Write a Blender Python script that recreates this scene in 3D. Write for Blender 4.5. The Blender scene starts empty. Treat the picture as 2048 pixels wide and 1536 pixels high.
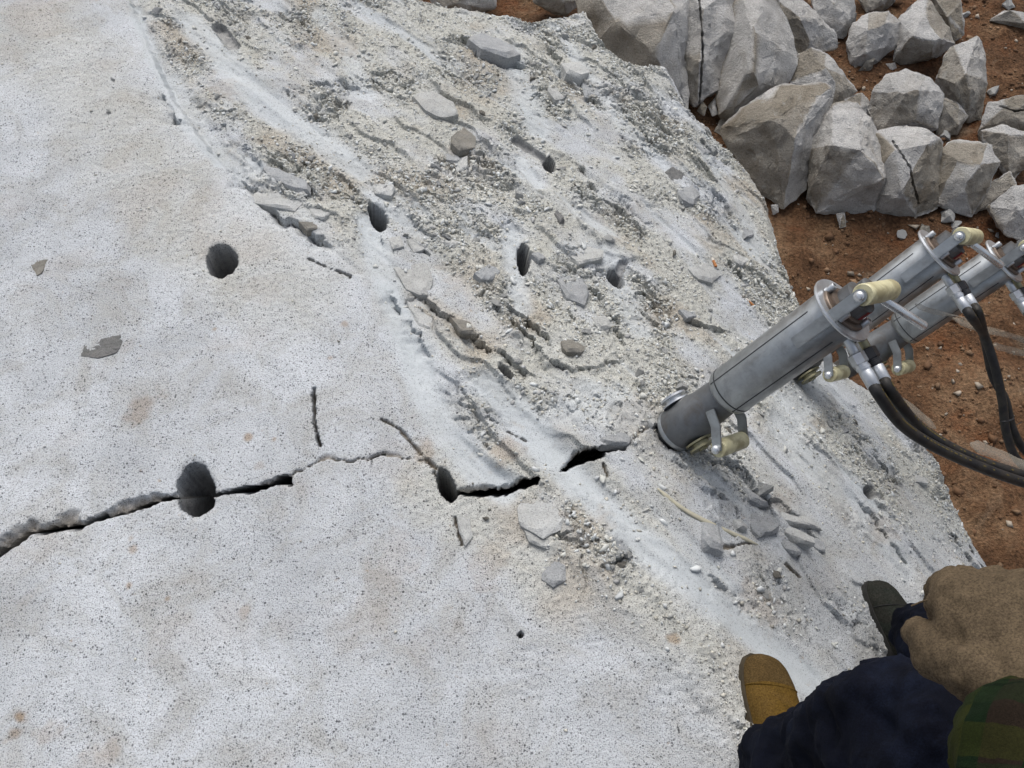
import bpy, bmesh, math, random
import numpy as np
from mathutils import Vector, Matrix, noise as mnoise

random.seed(7)
rng = np.random.default_rng(11)
scene = bpy.context.scene
COL = scene.collection

# ------------------------------------------------------------------ camera
F_PX, CXP, CYP = 1773.0, 1024.0, 768.0
PITCH = math.radians(60.0)
CAM = np.array([0.0, 0.0, 1.63])
RGT = np.array([1.0, 0.0, 0.0])
FWD = np.array([0.0, math.cos(PITCH), -math.sin(PITCH)])
UPV = np.array([0.0, math.sin(PITCH), math.cos(PITCH)])
cam_d = bpy.data.cameras.new("camera")
cam_d.sensor_width = 36.0
cam_d.lens = 36.0 * F_PX / 2048.0
cam_d.clip_start = 0.02
cam_d.clip_end = 500.0
cam = bpy.data.objects.new("camera", cam_d)
cam.location = CAM
cam.rotation_euler = (math.radians(90) - PITCH, 0, 0)
COL.objects.link(cam)
scene.camera = cam

# ------------------------------------------------------------------ light
SUN_EL, SUN_AZ = 54.0, -8.0        # degrees; azimuth clockwise from +Y
world = bpy.data.worlds.new("World")
scene.world = world
world.use_nodes = True
wn = world.node_tree
wn.nodes.clear()
wo = wn.nodes.new("ShaderNodeOutputWorld")
wb = wn.nodes.new("ShaderNodeBackground")
sky = wn.nodes.new("ShaderNodeTexSky")
sky.sky_type = 'NISHITA'
sky.sun_disc = False
sky.sun_elevation = math.radians(SUN_EL)
sky.sun_rotation = math.radians(SUN_AZ)
sky.air_density = 1.0
sky.dust_density = 6.0
sky.ozone_density = 1.0
wb.inputs[1].default_value = 0.15
hsv = wn.nodes.new("ShaderNodeHueSaturation")          # thin overcast: a greyer sky than a clear one
hsv.inputs['Saturation'].default_value = 0.5
wn.links.new(sky.outputs[0], hsv.inputs['Color'])
wn.links.new(hsv.outputs[0], wb.inputs[0])
wn.links.new(wb.outputs[0], wo.inputs[0])
sun_d = bpy.data.lights.new("sun", 'SUN')
sun_d.energy = 0.9
sun_d.angle = math.radians(28)
sun_d.color = (1.0, 0.98, 0.95)
sun = bpy.data.objects.new("sun", sun_d)
az, el = math.radians(SUN_AZ), math.radians(SUN_EL)
sdir = Vector((math.sin(az) * math.cos(el), math.cos(az) * math.cos(el), math.sin(el)))
sun.rotation_euler = sdir.to_track_quat('Z', 'Y').to_euler()
sun.location = (0, 0, 6)
COL.objects.link(sun)
scene.view_settings.view_transform = 'Standard'
scene.view_settings.look = 'None'
scene.view_settings.gamma = 1.0
scene.view_settings.use_curve_mapping = False
scene.view_settings.exposure = 0.20

# ------------------------------------------------------------------ numpy noise
_perm = rng.permutation(512).astype(np.int64)
def _h(ix, iy, seed=0):
    return _perm[(_perm[(ix + seed * 57) & 511] + iy + seed * 131) & 511]
_ga = np.linspace(0, 2 * np.pi, 512, endpoint=False)
_gx, _gy = np.cos(_ga).astype(np.float32), np.sin(_ga).astype(np.float32)
def perlin(x, y, seed=0):
    fx, fy = np.floor(x), np.floor(y)
    ix, iy = fx.astype(np.int64), fy.astype(np.int64)
    x = (x - fx).astype(np.float32); y = (y - fy).astype(np.float32)
    def g(dx, dy):
        k = _h(ix + dx, iy + dy, seed)
        return _gx[k] * (x - dx) + _gy[k] * (y - dy)
    u = x * x * x * (x * (x * 6 - 15) + 10); v = y * y * y * (y * (y * 6 - 15) + 10)
    a = g(0, 0); b = g(1, 0); c = g(0, 1); d = g(1, 1)
    return (a + u * (b - a)) * (1 - v) + (c + u * (d - c)) * v
def fbm(x, y, octv=4, seed=0, gain=0.5):
    r = 0; amp = 1.0; f = 1.0
    for i in range(octv):
        r = r + amp * perlin(x * f + 17.3 * i, y * f - 9.1 * i, seed + i)
        amp *= gain; f *= 2.03
    return r
def worley(x, y, seed=0, off=False):
    fx, fy = np.floor(x), np.floor(y)
    ix, iy = fx.astype(np.int64), fy.astype(np.int64)
    x = (x - fx).astype(np.float32); y = (y - fy).astype(np.float32)
    f1 = np.full(x.shape, 9, np.float32); f2 = f1.copy(); cid = np.zeros(x.shape, np.float32); ox = cid.copy(); oy = cid.copy()
    for dx in (-1, 0, 1):
        for dy in (-1, 0, 1):
            k = _h(ix + dx, iy + dy, seed)
            px = dx + (_perm[(k + 71) & 511] / 512.0).astype(np.float32)
            py = dy + (_perm[(k + 203) & 511] / 512.0).astype(np.float32)
            d = (px - x) ** 2 + (py - y) ** 2
            c = d < f1
            f2 = np.where(c, f1, np.minimum(f2, d))
            cid = np.where(c, (k / 512.0).astype(np.float32), cid); ox = np.where(c, x - px, ox); oy = np.where(c, y - py, oy)
            f1 = np.where(c, d, f1)
    if off: return np.sqrt(f1), np.sqrt(f2), cid, ox, oy
    return np.sqrt(f1), np.sqrt(f2), cid
def sstep(a, b, x):
    t = np.clip((x - a) / (b - a), 0, 1)
    return t * t * (3 - 2 * t)

# ------------------------------------------------------------------ unprojection onto real surfaces
GROUND_Z = -1.4
def ray(px, py):
    return FWD + RGT * ((px - CXP) / F_PX) + UPV * ((CYP - py) / F_PX)
def at(px, py, Z):
    return Vector(CAM + ray(px, py) * Z)
def softmin(zs, k):
    m = np.minimum.reduce(zs)
    return m - k * np.log(sum(np.exp(-(z - m) / k) for z in zs))
def H0(x, y):
    x = np.asarray(x, float); y = np.asarray(y, float)
    A = 0.012 * (y - 0.8) + 0 * x
    C = -0.25 * (0.698 * x + 0.717 * y - 0.615)
    B = 0.29 - 0.66 * x - 0.145 * y
    return softmin([A, C, B], 0.03)
def hit(px, py, off=0.0):
    d = ray(px, py)
    lo, hi = 0.3, 8.0
    ts = np.linspace(lo, hi, 400)
    P = CAM[:, None] + d[:, None] * ts
    below = P[2] < H0(P[0], P[1]) + off
    if not below.any():
        t = hi
    else:
        i = int(np.argmax(below)); a, b = ts[max(i - 1, 0)], ts[i]
        for _ in range(30):
            m = 0.5 * (a + b); p = CAM + d * m
            if p[2] < H0(p[0], p[1]) + off: b = m
            else: a = m
        t = b
    p = CAM + d * t
    return Vector(p)
def ghit(px, py, z=GROUND_Z):
    d = ray(px, py)
    t = (z - CAM[2]) / d[2]
    return Vector(CAM + d * t), t
def n0(x, y, e=0.03):
    n = Vector((-(float(H0(x + e, y)) - float(H0(x - e, y))) / (2 * e), -(float(H0(x, y + e)) - float(H0(x, y - e))) / (2 * e), 1))
    return n.normalized()
def depth_of(p):
    return float(np.dot(np.array(p) - CAM, FWD))

# ------------------------------------------------------------------ materials
def new_mat(name):
    m = bpy.data.materials.new(name); m.use_nodes = True
    nt = m.node_tree; nt.nodes.clear()
    out = nt.nodes.new("ShaderNodeOutputMaterial")
    b = nt.nodes.new("ShaderNodeBsdfPrincipled")
    nt.links.new(b.outputs[0], out.inputs[0])
    return m, nt, b
class NB:
    """tiny node helper"""
    def __init__(s, nt):
        s.nt = nt
        tc = nt.nodes.new("ShaderNodeTexCoord"); s.co = tc.outputs['Object']
    def link(s, a, b): s.nt.links.new(a, b)
    def noise(s, scale, detail=3, rough=0.55, vec=None, dist=0.0):
        n = s.nt.nodes.new("ShaderNodeTexNoise"); n.inputs['Scale'].default_value = scale
        n.inputs['Detail'].default_value = detail; n.inputs['Roughness'].default_value = rough
        n.inputs['Distortion'].default_value = dist
        s.link(vec or s.co, n.inputs['Vector']); return n.outputs['Fac']
    def vor(s, scale, feature='F1', out='Distance', vec=None):
        n = s.nt.nodes.new("ShaderNodeTexVoronoi"); n.feature = feature
        n.inputs['Scale'].default_value = scale; s.link(vec or s.co, n.inputs['Vector'])
        return n.outputs[out]
    def ramp(s, fac, stops):
        n = s.nt.nodes.new("ShaderNodeValToRGB"); e = n.color_ramp.elements
        while len(e) < len(stops): e.new(0.5)
        for i, (p, c) in enumerate(stops):
            e[i].position = p; e[i].color = (c, c, c, 1) if isinstance(c, (int, float)) else (*c, 1)
        s.link(fac, n.inputs[0]); return n.outputs[0]
    def mix(s, fac, a, b, mode='MIX'):
        n = s.nt.nodes.new("ShaderNodeMix"); n.data_type = 'RGBA'; n.blend_type = mode
        for sock, v in ((n.inputs[0], fac), (n.inputs[6], a), (n.inputs[7], b)):
            if isinstance(v, (int, float)): sock.default_value = v
            elif isinstance(v, tuple): sock.default_value = (*v, 1)
            else: s.link(v, sock)
        return n.outputs[2]
    def math(s, op, a, b=0.0):
        n = s.nt.nodes.new("ShaderNodeMath"); n.operation = op
        for sock, v in ((n.inputs[0], a), (n.inputs[1], b)):
            if isinstance(v, (int, float)): sock.default_value = v
            else: s.link(v, sock)
        return n.outputs[0]
    def attr(s, name):
        n = s.nt.nodes.new("ShaderNodeAttribute"); n.attribute_name = name
        sp = s.nt.nodes.new("ShaderNodeSeparateColor"); s.link(n.outputs['Color'], sp.inputs[0])
        return sp.outputs[0], sp.outputs[1], sp.outputs[2], n.outputs['Color']
    def bump(s, h, strength, dist, prev=None):
        n = s.nt.nodes.new("ShaderNodeBump"); n.inputs['Strength'].default_value = strength
        n.inputs['Distance'].default_value = dist; s.link(h, n.inputs['Height'])
        if prev: s.link(prev, n.inputs['Normal'])
        return n.outputs[0]
    def objrand(s):
        n = s.nt.nodes.new("ShaderNodeObjectInfo"); return n.outputs['Random']

def mat_rock_slab():
    m, nt, b = new_mat("granite_slab"); k = NB(nt)
    sm, gr, st, _ = k.attr("mask"); ho, sg, rd, _ = k.attr("mask2")
    big = k.noise(2.6, 7, 0.68, dist=0.4)
    base = k.ramp(big, [(0.28, (0.34, 0.36, 0.38)), (0.5, (0.465, 0.492, 0.52)), (0.72, (0.575, 0.605, 0.64))])
    patch = k.ramp(k.noise(7, 6, 0.7, dist=0.7), [(0.46, 0), (0.64, 1)])
    base = k.mix(k.math('MULTIPLY', patch, 0.6), base, (0.325, 0.322, 0.298))
    base = k.mix(k.math('MULTIPLY', gr, 0.8), base, (0.445, 0.445, 0.40))
    smc = k.ramp(k.noise(6, 4), [(0.3, (0.38, 0.415, 0.435)), (0.7, (0.47, 0.505, 0.525))])
    base = k.mix(k.math('MULTIPLY', sm, 0.9), base, smc)
    # mineral speckle
    sp1 = k.ramp(k.noise(430, 2, 0.6), [(0.36, 0.32), (0.46, 1.0), (0.62, 1.06), (0.72, 1.3)])
    vn = nt.nodes.new("ShaderNodeTexVoronoi"); vn.inputs['Scale'].default_value = 235; k.link(k.co, vn.inputs['Vector'])
    vs = nt.nodes.new("ShaderNodeSeparateColor"); k.link(vn.outputs['Color'], vs.inputs[0])
    pick = k.math('LESS_THAN', vs.outputs[0], k.ramp(k.noise(18, 4, 0.7), [(0.35, 0.06), (0.62, 0.30)]))
    near = k.math('LESS_THAN', vn.outputs['Distance'], k.math('MULTIPLY', vs.outputs[1], 0.55))
    sp2 = k.mix(k.math('MULTIPLY', k.math('MULTIPLY', pick, near), 0.82), (1, 1, 1), (0.10, 0.10, 0.11))
    spk = k.mix(1.0, sp1, sp2, 'MULTIPLY')
    amt = k.math('MULTIPLY', k.math('SUBTRACT', 1.0, k.math('MULTIPLY', sm, 0.65)), k.ramp(k.noise(13, 4, 0.7), [(0.35, 0.7), (0.58, 1.0)]))
    base = k.mix(amt, base, k.mix(1.0, base, spk, 'MULTIPLY'))
    dots = k.ramp(k.vor(120), [(0.10, 1), (0.20, 0)])
    dsel = k.ramp(k.noise(31, 3, 0.7), [(0.50, 0), (0.58, 1)])
    dots = k.math('MULTIPLY', dots, dsel)
    base = k.mix(k.math('MULTIPLY', dots, 0.7), base, (0.07, 0.068, 0.068))
    base = k.mix(st, base, k.mix(0.8, base, (0.62, 0.43, 0.26), 'MULTIPLY'))
    rust = k.ramp(k.noise(38, 3, 0.7), [(0.68, 0), (0.76, 1)])
    base = k.mix(k.math('MULTIPLY', rust, 0.45), base, (0.34, 0.25, 0.16))
    base = k.mix(sg, base, (0.13, 0.14, 0.155))
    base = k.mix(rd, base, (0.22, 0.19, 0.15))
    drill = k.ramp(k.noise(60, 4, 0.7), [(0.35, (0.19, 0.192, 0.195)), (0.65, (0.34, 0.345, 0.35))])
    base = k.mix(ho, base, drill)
    k.link(base, b.inputs['Base Color'])
    b.inputs['Roughness'].default_value = 0.92
    b.inputs['Specular IOR Level'].default_value = 0.25
    h = k.math('ADD', k.math('MULTIPLY', k.noise(520, 2), 0.5), k.noise(190, 4, 0.7))
    h = k.math('MULTIPLY', h, k.math('SUBTRACT', 1.0, k.math('MULTIPLY', sm, 0.75)))
    k.link(k.bump(h, 0.75, 0.004), b.inputs['Normal'])
    return m

def mat_stone(name, c_lo, c_hi, stain=(0.30, 0.25, 0.17), stain_amt=0.4, dark=0.55, bump_d=0.006, sc=1.0, attr=False):
    m, nt, b = new_mat(name); k = NB(nt)
    big = k.noise(5 * sc, 5, 0.6)
    base = k.ramp(big, [(0.3, c_lo), (0.7, c_hi)])
    s = k.ramp(k.noise(3.3 * sc, 5, 0.65, dist=0.6), [(0.47, 0), (0.64, 1)])
    base = k.mix(k.math('MULTIPLY', s, stain_amt), base, stain)
    if attr:
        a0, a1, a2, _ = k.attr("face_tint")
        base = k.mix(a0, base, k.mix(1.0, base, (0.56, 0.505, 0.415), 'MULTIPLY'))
        base = k.mix(a1, base, k.mix(0.5, base, (0.62, 0.63, 0.64)))
        fl = k.ramp(k.noise(22 * sc, 4, 0.6), [(0.6, 0), (0.7, 1)])
        base = k.mix(k.math('MULTIPLY', fl, 0.35), base, (0.55, 0.55, 0.53))
    else:
        base = k.mix(k.math('MULTIPLY', k.objrand(), 0.3), base, k.mix(1.0, base, (0.62, 0.60, 0.56), 'MULTIPLY'))
    sp = k.ramp(k.noise(230 * sc if sc < 2 else 330, 2, 0.6), [(0.32, dark), (0.46, 1.0), (0.7, 1.12)])
    base = k.mix(0.8, base, k.mix(1.0, base, sp, 'MULTIPLY'))
    k.link(base, b.inputs['Base Color'])
    b.inputs['Roughness'].default_value = 0.9
    b.inputs['Specular IOR Level'].default_value = 0.25
    h = k.math('ADD', k.noise(26 * sc, 7, 0.75, dist=0.4), k.math('MULTIPLY', k.noise(120, 4, 0.7), 0.6))
    k.link(k.bump(h, 0.9, bump_d), b.inputs['Normal'])
    return m

def mat_soil():
    m, nt, b = new_mat("red_soil"); k = NB(nt)
    base = k.ramp(k.noise(2.1, 7, 0.7), [(0.32, (0.060, 0.032, 0.018)), (0.5, (0.160, 0.086, 0.045)), (0.66, (0.28, 0.18, 0.105))])
    red = k.ramp(k.noise(3.1, 4, 0.6, dist=0.5), [(0.52, 0), (0.66, 1)])
    base = k.mix(k.math('MULTIPLY', red, 0.65), base, (0.19, 0.072, 0.028))
    pale = k.ramp(k.noise(2.2, 5, 0.7, dist=1.0), [(0.58, 0), (0.7, 1)])
    base = k.mix(k.math('MULTIPLY', pale, 0.7), base, (0.32, 0.25, 0.175))
    sp = k.ramp(k.noise(75, 4, 0.7), [(0.32, 0.35), (0.5, 1.0), (0.68, 1.55)])
    base = k.mix(0.9, base, k.mix(1.0, base, sp, 'MULTIPLY'))
    k.link(base, b.inputs['Base Color'])
    b.inputs['Roughness'].default_value = 0.95
    b.inputs['Specular IOR Level'].default_value = 0.2
    h = k.math('ADD', k.noise(28, 6, 0.7), k.math('MULTIPLY', k.noise(110, 4, 0.7), 0.6))
    k.link(k.bump(h, 1.0, 0.035), b.inputs['Normal'])
    return m

def mat_grains(name):
    m, nt, b = new_mat(name); k = NB(nt)
    _, _, _, c = k.attr("tint")
    k.link(c, b.inputs['Base Color']); b.inputs['Roughness'].default_value = 0.95
    b.inputs['Specular IOR Level'].default_value = 0.2
    return m

def mat_metal(name, col, rough=0.42, metallic=0.85, dirt=0.35, dirtcol=(0.12, 0.10, 0.08), scratch=True):
    m, nt, b = new_mat(name); k = NB(nt)
    n = k.noise(30, 5, 0.65)
    base = k.ramp(n, [(0.3, tuple(c * 0.72 for c in col)), (0.7, col)])
    d = k.ramp(k.noise(17, 5, 0.7, dist=0.8), [(0.5, 0), (0.68, 1)])
    base = k.mix(k.math('MULTIPLY', d, dirt), base, dirtcol)
    k.link(base, b.inputs['Base Color'])
    b.inputs['Metallic'].default_value = metallic
    r = k.ramp(k.noise(55, 5, 0.7), [(0.3, rough - 0.08), (0.7, rough + 0.16)])
    k.link(r, b.inputs['Roughness'])
    if scratch:
        k.link(k.bump(k.noise(140, 4, 0.7), 0.25, 0.001), b.inputs['Normal'])
    return m

def mat_plain(name, col, rough=0.6, var=0.25, scale=40, bump=0.3, dist=0.002, spec=0.4, mottle=None):
    m, nt, b = new_mat(name); k = NB(nt)
    base = k.ramp(k.noise(scale, 5, 0.65), [(0.3, tuple(c * (1 - var) for c in col)), (0.7, tuple(c * (1 + var) for c in col))])
    if mottle:
        mc, ms, ma = mottle
        base = k.mix(k.math('MULTIPLY', k.ramp(k.noise(ms, 4, 0.6, dist=0.5), [(0.46, 0), (0.6, 1)]), ma), base, mc)
    k.link(base, b.inputs['Base Color'])
    b.inputs['Roughness'].default_value = rough
    b.inputs['Specular IOR Level'].default_value = spec
    k.link(k.bump(k.noise(scale * 6, 4, 0.7), bump, dist), b.inputs['Normal'])
    return m

def mat_cloth(name, col, weave=900, var=0.3, mott=None):
    m, nt, b = new_mat(name); k = NB(nt)
    base = k.ramp(k.noise(14, 5, 0.65), [(0.3, tuple(c * (1 - var) for c in col)), (0.7, tuple(c * (1 + var) for c in col))])
    if mott:
        mc, ms, ma = mott
        base = k.mix(k.math('MULTIPLY', k.ramp(k.noise(ms, 5, 0.7, dist=0.6), [(0.45, 0), (0.62, 1)]), ma), base, mc)
    sp = k.ramp(k.noise(weave * 0.5, 3, 0.7), [(0.32, 0.45), (0.68, 1.55)])
    base = k.mix(0.8, base, k.mix(1.0, base, sp, 'MULTIPLY'))
    k.link(base, b.inputs['Base Color'])
    b.inputs['Roughness'].default_value = 0.95
    b.inputs['Specular IOR Level'].default_value = 0.1
    b.inputs['Sheen Weight'].default_value = 0.0
    k.link(k.bump(k.noise(weave, 3, 0.6), 0.5, 0.002), b.inputs['Normal'])
    return m

def mat_plaid():
    m, nt, b = new_mat("green_plaid_cloth"); k = NB(nt)
    mp = nt.nodes.new("ShaderNodeMapping"); mp.inputs['Rotation'].default_value = (0.5, 0.45, 0.7)
    k.link(k.co, mp.inputs['Vector'])
    sx = nt.nodes.new("ShaderNodeSeparateXYZ"); k.link(mp.outputs[0], sx.inputs[0])
    def band(ax, per, ph, w):
        v = k.math('FRACT', k.math('ADD', k.math('MULTIPLY', sx.outputs[ax], 1 / per), ph))
        return k.math('LESS_THAN', v, w)
    c = k.mix(0.0, (0.004, 0.011, 0.004), (0, 0, 0))
    c = k.mix(band(0, 0.085, 0.1, 0.42), c, (0.014, 0.010, 0.007))
    c = k.mix(k.math('MULTIPLY', band(0, 0.085, 0.62, 0.30), 0.8), c, (0.024, 0.029, 0.005))
    c = k.mix(k.math('MULTIPLY', band(1, 0.085, 0.3, 0.40), 0.6), c, (0.008, 0.016, 0.006))
    c = k.mix(k.math('MULTIPLY', band(1, 0.085, 0.85, 0.3), 0.55), c, (0.022, 0.026, 0.005))
    c = k.mix(band(1, 0.085, 0.0, 0.05), c, (0.003, 0.008, 0.003))
    sp = k.ramp(k.noise(500, 2), [(0.3, 0.6), (0.7, 1.35)])
    c = k.mix(0.7, c, k.mix(1.0, c, sp, 'MULTIPLY'))
    k.link(c, b.inputs['Base Color']); b.inputs['Roughness'].default_value = 0.95
    b.inputs['Specular IOR Level'].default_value = 0.1
    k.link(k.bump(k.noise(900, 2), 0.4, 0.002), b.inputs['Normal'])
    return m

M = {}
M['slab'] = mat_rock_slab()
M['soil'] = mat_soil()
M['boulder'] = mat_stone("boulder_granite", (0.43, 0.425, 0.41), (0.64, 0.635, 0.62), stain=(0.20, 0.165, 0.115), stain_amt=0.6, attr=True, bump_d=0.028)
M['chip'] = mat_stone("granite_chip", (0.36, 0.37, 0.365), (0.48, 0.495, 0.495), stain_amt=0.15, sc=4, bump_d=0.004)
M['chip_blue'] = mat_stone("blue_grey_stone", (0.26, 0.275, 0.285), (0.37, 0.385, 0.40), stain_amt=0.1, sc=4, bump_d=0.004)
M['chip_brown'] = mat_stone("weathered_stone", (0.165, 0.16, 0.142), (0.27, 0.262, 0.24), stain_amt=0.3, sc=4, bump_d=0.004)
M['chip_dark'] = mat_stone("dark_stone", (0.12, 0.125, 0.125), (0.20, 0.20, 0.20), stain_amt=0.1, sc=4, bump_d=0.004)
M['grain'] = mat_grains("grit_grains")
M['steel'] = mat_metal("brushed_steel_tube", (0.42, 0.445, 0.46), 0.36, 0.85, 0.55, (0.19, 0.19, 0.185))
M['steel_dark'] = mat_metal("stained_steel", (0.19, 0.20, 0.21), 0.5, 0.75, 0.6)
M['zinc'] = mat_metal("zinc_plate", (0.66, 0.69, 0.72), 0.36, 0.85, 0.15)
M['chrome'] = mat_metal("polished_rod", (0.74, 0.77, 0.80), 0.24, 0.75, 0.05, scratch=False)
M['rusty'] = mat_metal("oily_brown_steel", (0.16, 0.125, 0.10), 0.45, 0.6, 0.6, (0.05, 0.03, 0.02))
M['brass'] = mat_metal("dull_brass", (0.36, 0.34, 0.22), 0.42, 0.8, 0.3)
M['blacknut'] = mat_plain("black_oxide_nut", (0.018, 0.019, 0.022), 0.45, 0.3, 50)
M['grip'] = mat_plain("cream_plastic_grip", (0.56, 0.53, 0.34), 0.45, 0.12, 35, 0.15, 0.001, 0.5, ((0.27, 0.235, 0.13), 30, 0.7))
M['label'] = mat_plain("red_label", (0.24, 0.012, 0.015), 0.5, 0.3, 60, 0.1, 0.001, 0.3, ((0.06, 0.004, 0.005), 130, 0.7))
M['hose'] = mat_plain("black_rubber_hose", (0.016, 0.016, 0.017), 0.55, 0.4, 40, 0.3, 0.001, 0.35, ((0.06, 0.05, 0.035), 30, 0.35))
M['print'] = mat_plain("yellow_hose_print", (0.10, 0.075, 0.02), 0.7, 0.4, 90)
M['ink'] = mat_plain("black_ink", (0.012, 0.012, 0.012), 0.7, 0.2, 90)
M['seam'] = mat_plain("weld_seam", (0.03, 0.033, 0.036), 0.5, 0.3, 90)
M['tan_boot'] = mat_cloth("tan_suede_boot", (0.098, 0.058, 0.012), 700, 0.25, ((0.10, 0.062, 0.022), 18, 0.5))
M['toe_boot'] = mat_cloth("tan_suede_toe", (0.070, 0.045, 0.017), 700, 0.25, ((0.09, 0.06, 0.025), 18, 0.5))
M['olive_boot'] = mat_cloth("worn_olive_leather", (0.024, 0.024, 0.020), 500, 0.35, ((0.018, 0.022, 0.018), 22, 0.8))
M['sole'] = mat_plain("rubber_sole", (0.045, 0.035, 0.020), 0.85, 0.3, 60)
M['sole_dark'] = mat_plain("dark_rubber_sole", (0.020, 0.020, 0.018), 0.85, 0.3, 60)
M['jeans'] = mat_cloth("navy_trousers", (0.0030, 0.0040, 0.0085), 900, 0.4, ((0.0065, 0.0095, 0.0200), 12, 0.7))
M['suede'] = mat_cloth("brown_suede_glove", (0.095, 0.072, 0.046), 900, 0.18, ((0.058, 0.044, 0.029), 26, 0.55))
M['plaid'] = mat_plaid()
M['skin'] = mat_plain("skin", (0.42, 0.26, 0.18), 0.55, 0.1, 30, 0.15, 0.001)
M['hair'] = mat_plain("black_hair", (0.012, 0.010, 0.009), 0.5, 0.3, 120, 0.6, 0.003)
M['lace'] = mat_plain("black_lace", (0.012, 0.012, 0.012), 0.8, 0.3, 90)
M['butt'] = mat_plain("orange_filter_paper", (0.40, 0.17, 0.06), 0.8, 0.3, 200)
M['paper'] = mat_plain("white_paper", (0.62, 0.58, 0.52), 0.85, 0.15, 200)
M['straw'] = mat_plain("dry_leaf", (0.42, 0.40, 0.31), 0.85, 0.15, 60)
def mat_tape():
    m, nt, b = new_mat("clear_packing_tape"); k = NB(nt)
    k.link(k.ramp(k.noise(40, 4), [(0.3, (0.34, 0.31, 0.25)), (0.7, (0.46, 0.42, 0.35))]), b.inputs['Base Color'])
    b.inputs['Roughness'].default_value = 0.25
    b.inputs['Alpha'].default_value = 0.30
    return m
M['tape'] = mat_tape()

# ------------------------------------------------------------------ object helpers
def link(name, me, mat=None, parent=None, M4=None, smooth=True, angle=None):
    o = bpy.data.objects.new(name, me); COL.objects.link(o)
    if mat is not None and len(me.materials) == 0: me.materials.append(mat)
    if smooth and len(me.polygons):
        me.polygons.foreach_set("use_smooth", np.ones(len(me.polygons), dtype=bool))
        if angle: me.set_sharp_from_angle(angle=math.radians(angle))
    if parent is not None:
        o.parent = parent
    if M4 is not None: o.matrix_local = M4
    return o
def bm_obj(name, bm, mat, parent=None, M4=None, smooth=True, angle=35):
    bmesh.ops.recalc_face_normals(bm, faces=bm.faces)
    me = bpy.data.meshes.new(name); bm.to_mesh(me); bm.free()
    return link(name, me, mat, parent, M4, smooth, angle)
def tag(o, label, cat, group=None, kind=None):
    if label: o['label'] = label
    if cat: o['category'] = cat
    if group: o['group'] = group
    if kind: o['kind'] = kind
    return o
def empty(name, mtx):
    o = bpy.data.objects.new(name, None); o.empty_display_size = 0.1
    COL.objects.link(o); o.matrix_world = mtx
    return o
def quads_mesh(name, V, Fq):
    me = bpy.data.meshes.new(name)
    me.vertices.add(len(V)); me.vertices.foreach_set("co", np.asarray(V, np.float32).ravel())
    n = len(Fq); w = Fq.shape[1]
    me.loops.add(n * w); me.loops.foreach_set("vertex_index", Fq.astype(np.int32).ravel())
    me.polygons.add(n); me.polygons.foreach_set("loop_start", np.arange(0, n * w, w, dtype=np.int32))
    me.update(calc_edges=True)
    return me
def col_attr(me, name, arr):
    a = me.color_attributes.new(name, 'FLOAT_COLOR', 'POINT')
    a.data.foreach_set("color", np.asarray(arr, np.float32).ravel())
def axis_grid(a, b, cell, lo, hi, grow=1.22):
    core = list(np.arange(a, b, cell)); l = []; h = []
    x, s = a, cell
    while x > lo: s *= grow; x -= s; l.append(x)
    x, s = core[-1], cell
    while x < hi: s *= grow; x += s; h.append(x)
    return np.array(l[::-1] + core + h)

def polyd(X, Y, pts, vals=None):
    """distance to a polyline, side (left of travel positive), interpolated values"""
    best = np.full(X.shape, 1e9, np.float32); side = np.zeros(X.shape, np.float32)
    out = [np.zeros(X.shape, np.float32) for _ in (vals or [])]
    for i in range(len(pts) - 1):
        ax, ay = pts[i][0], pts[i][1]; bx, by = pts[i + 1][0], pts[i + 1][1]
        dx, dy = bx - ax, by - ay; L2 = dx * dx + dy * dy + 1e-12
        t = np.clip(((X - ax) * dx + (Y - ay) * dy) / L2, 0, 1)
        d = np.hypot(X - ax - t * dx, Y - ay - t * dy)
        c = d < best
        best = np.where(c, d, best)
        cr = dx * (Y - ay) - dy * (X - ax)
        side = np.where(c, np.sign(cr), side)
        for j, v in enumerate(vals or []):
            out[j] = np.where(c, v[i] + (v[i + 1] - v[i]) * t, out[j])
    return best, side, out
def hp(pts):
    return [tuple(hit(*p)) for p in pts]

# ================================================================== granite block
CELL = 0.0035
gx = axis_grid(-1.56, 1.42, CELL, -2.6, 1.9)
gy = axis_grid(0.02, 2.92, CELL, -1.5, 3.6)
X, Y = np.meshgrid(gx, gy)
X = X.astype(np.float64); Y = Y.astype(np.float64)
ridge_px = [(200, -160), (255, 0), (300, 110), (345, 205), (430, 320), (490, 380), (560, 455), (640, 495), (720, 560), (775, 640), (835, 770), (870, 880), (893, 950), (960, 1010), (1050, 1080), (1150, 1180), (1250, 1280), (1400, 1440), (1500, 1560), (1600, 1700)]
dR, sR, _ = polyd(X, Y, hp(ridge_px))
sR = dR * sR                         # positive: beyond the ridge
zone = sstep(-0.03, 0.10, sR)
al = 0.717 * X - 0.698 * Y            # along the ridge
ac = 0.698 * X + 0.717 * Y            # across it
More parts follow.
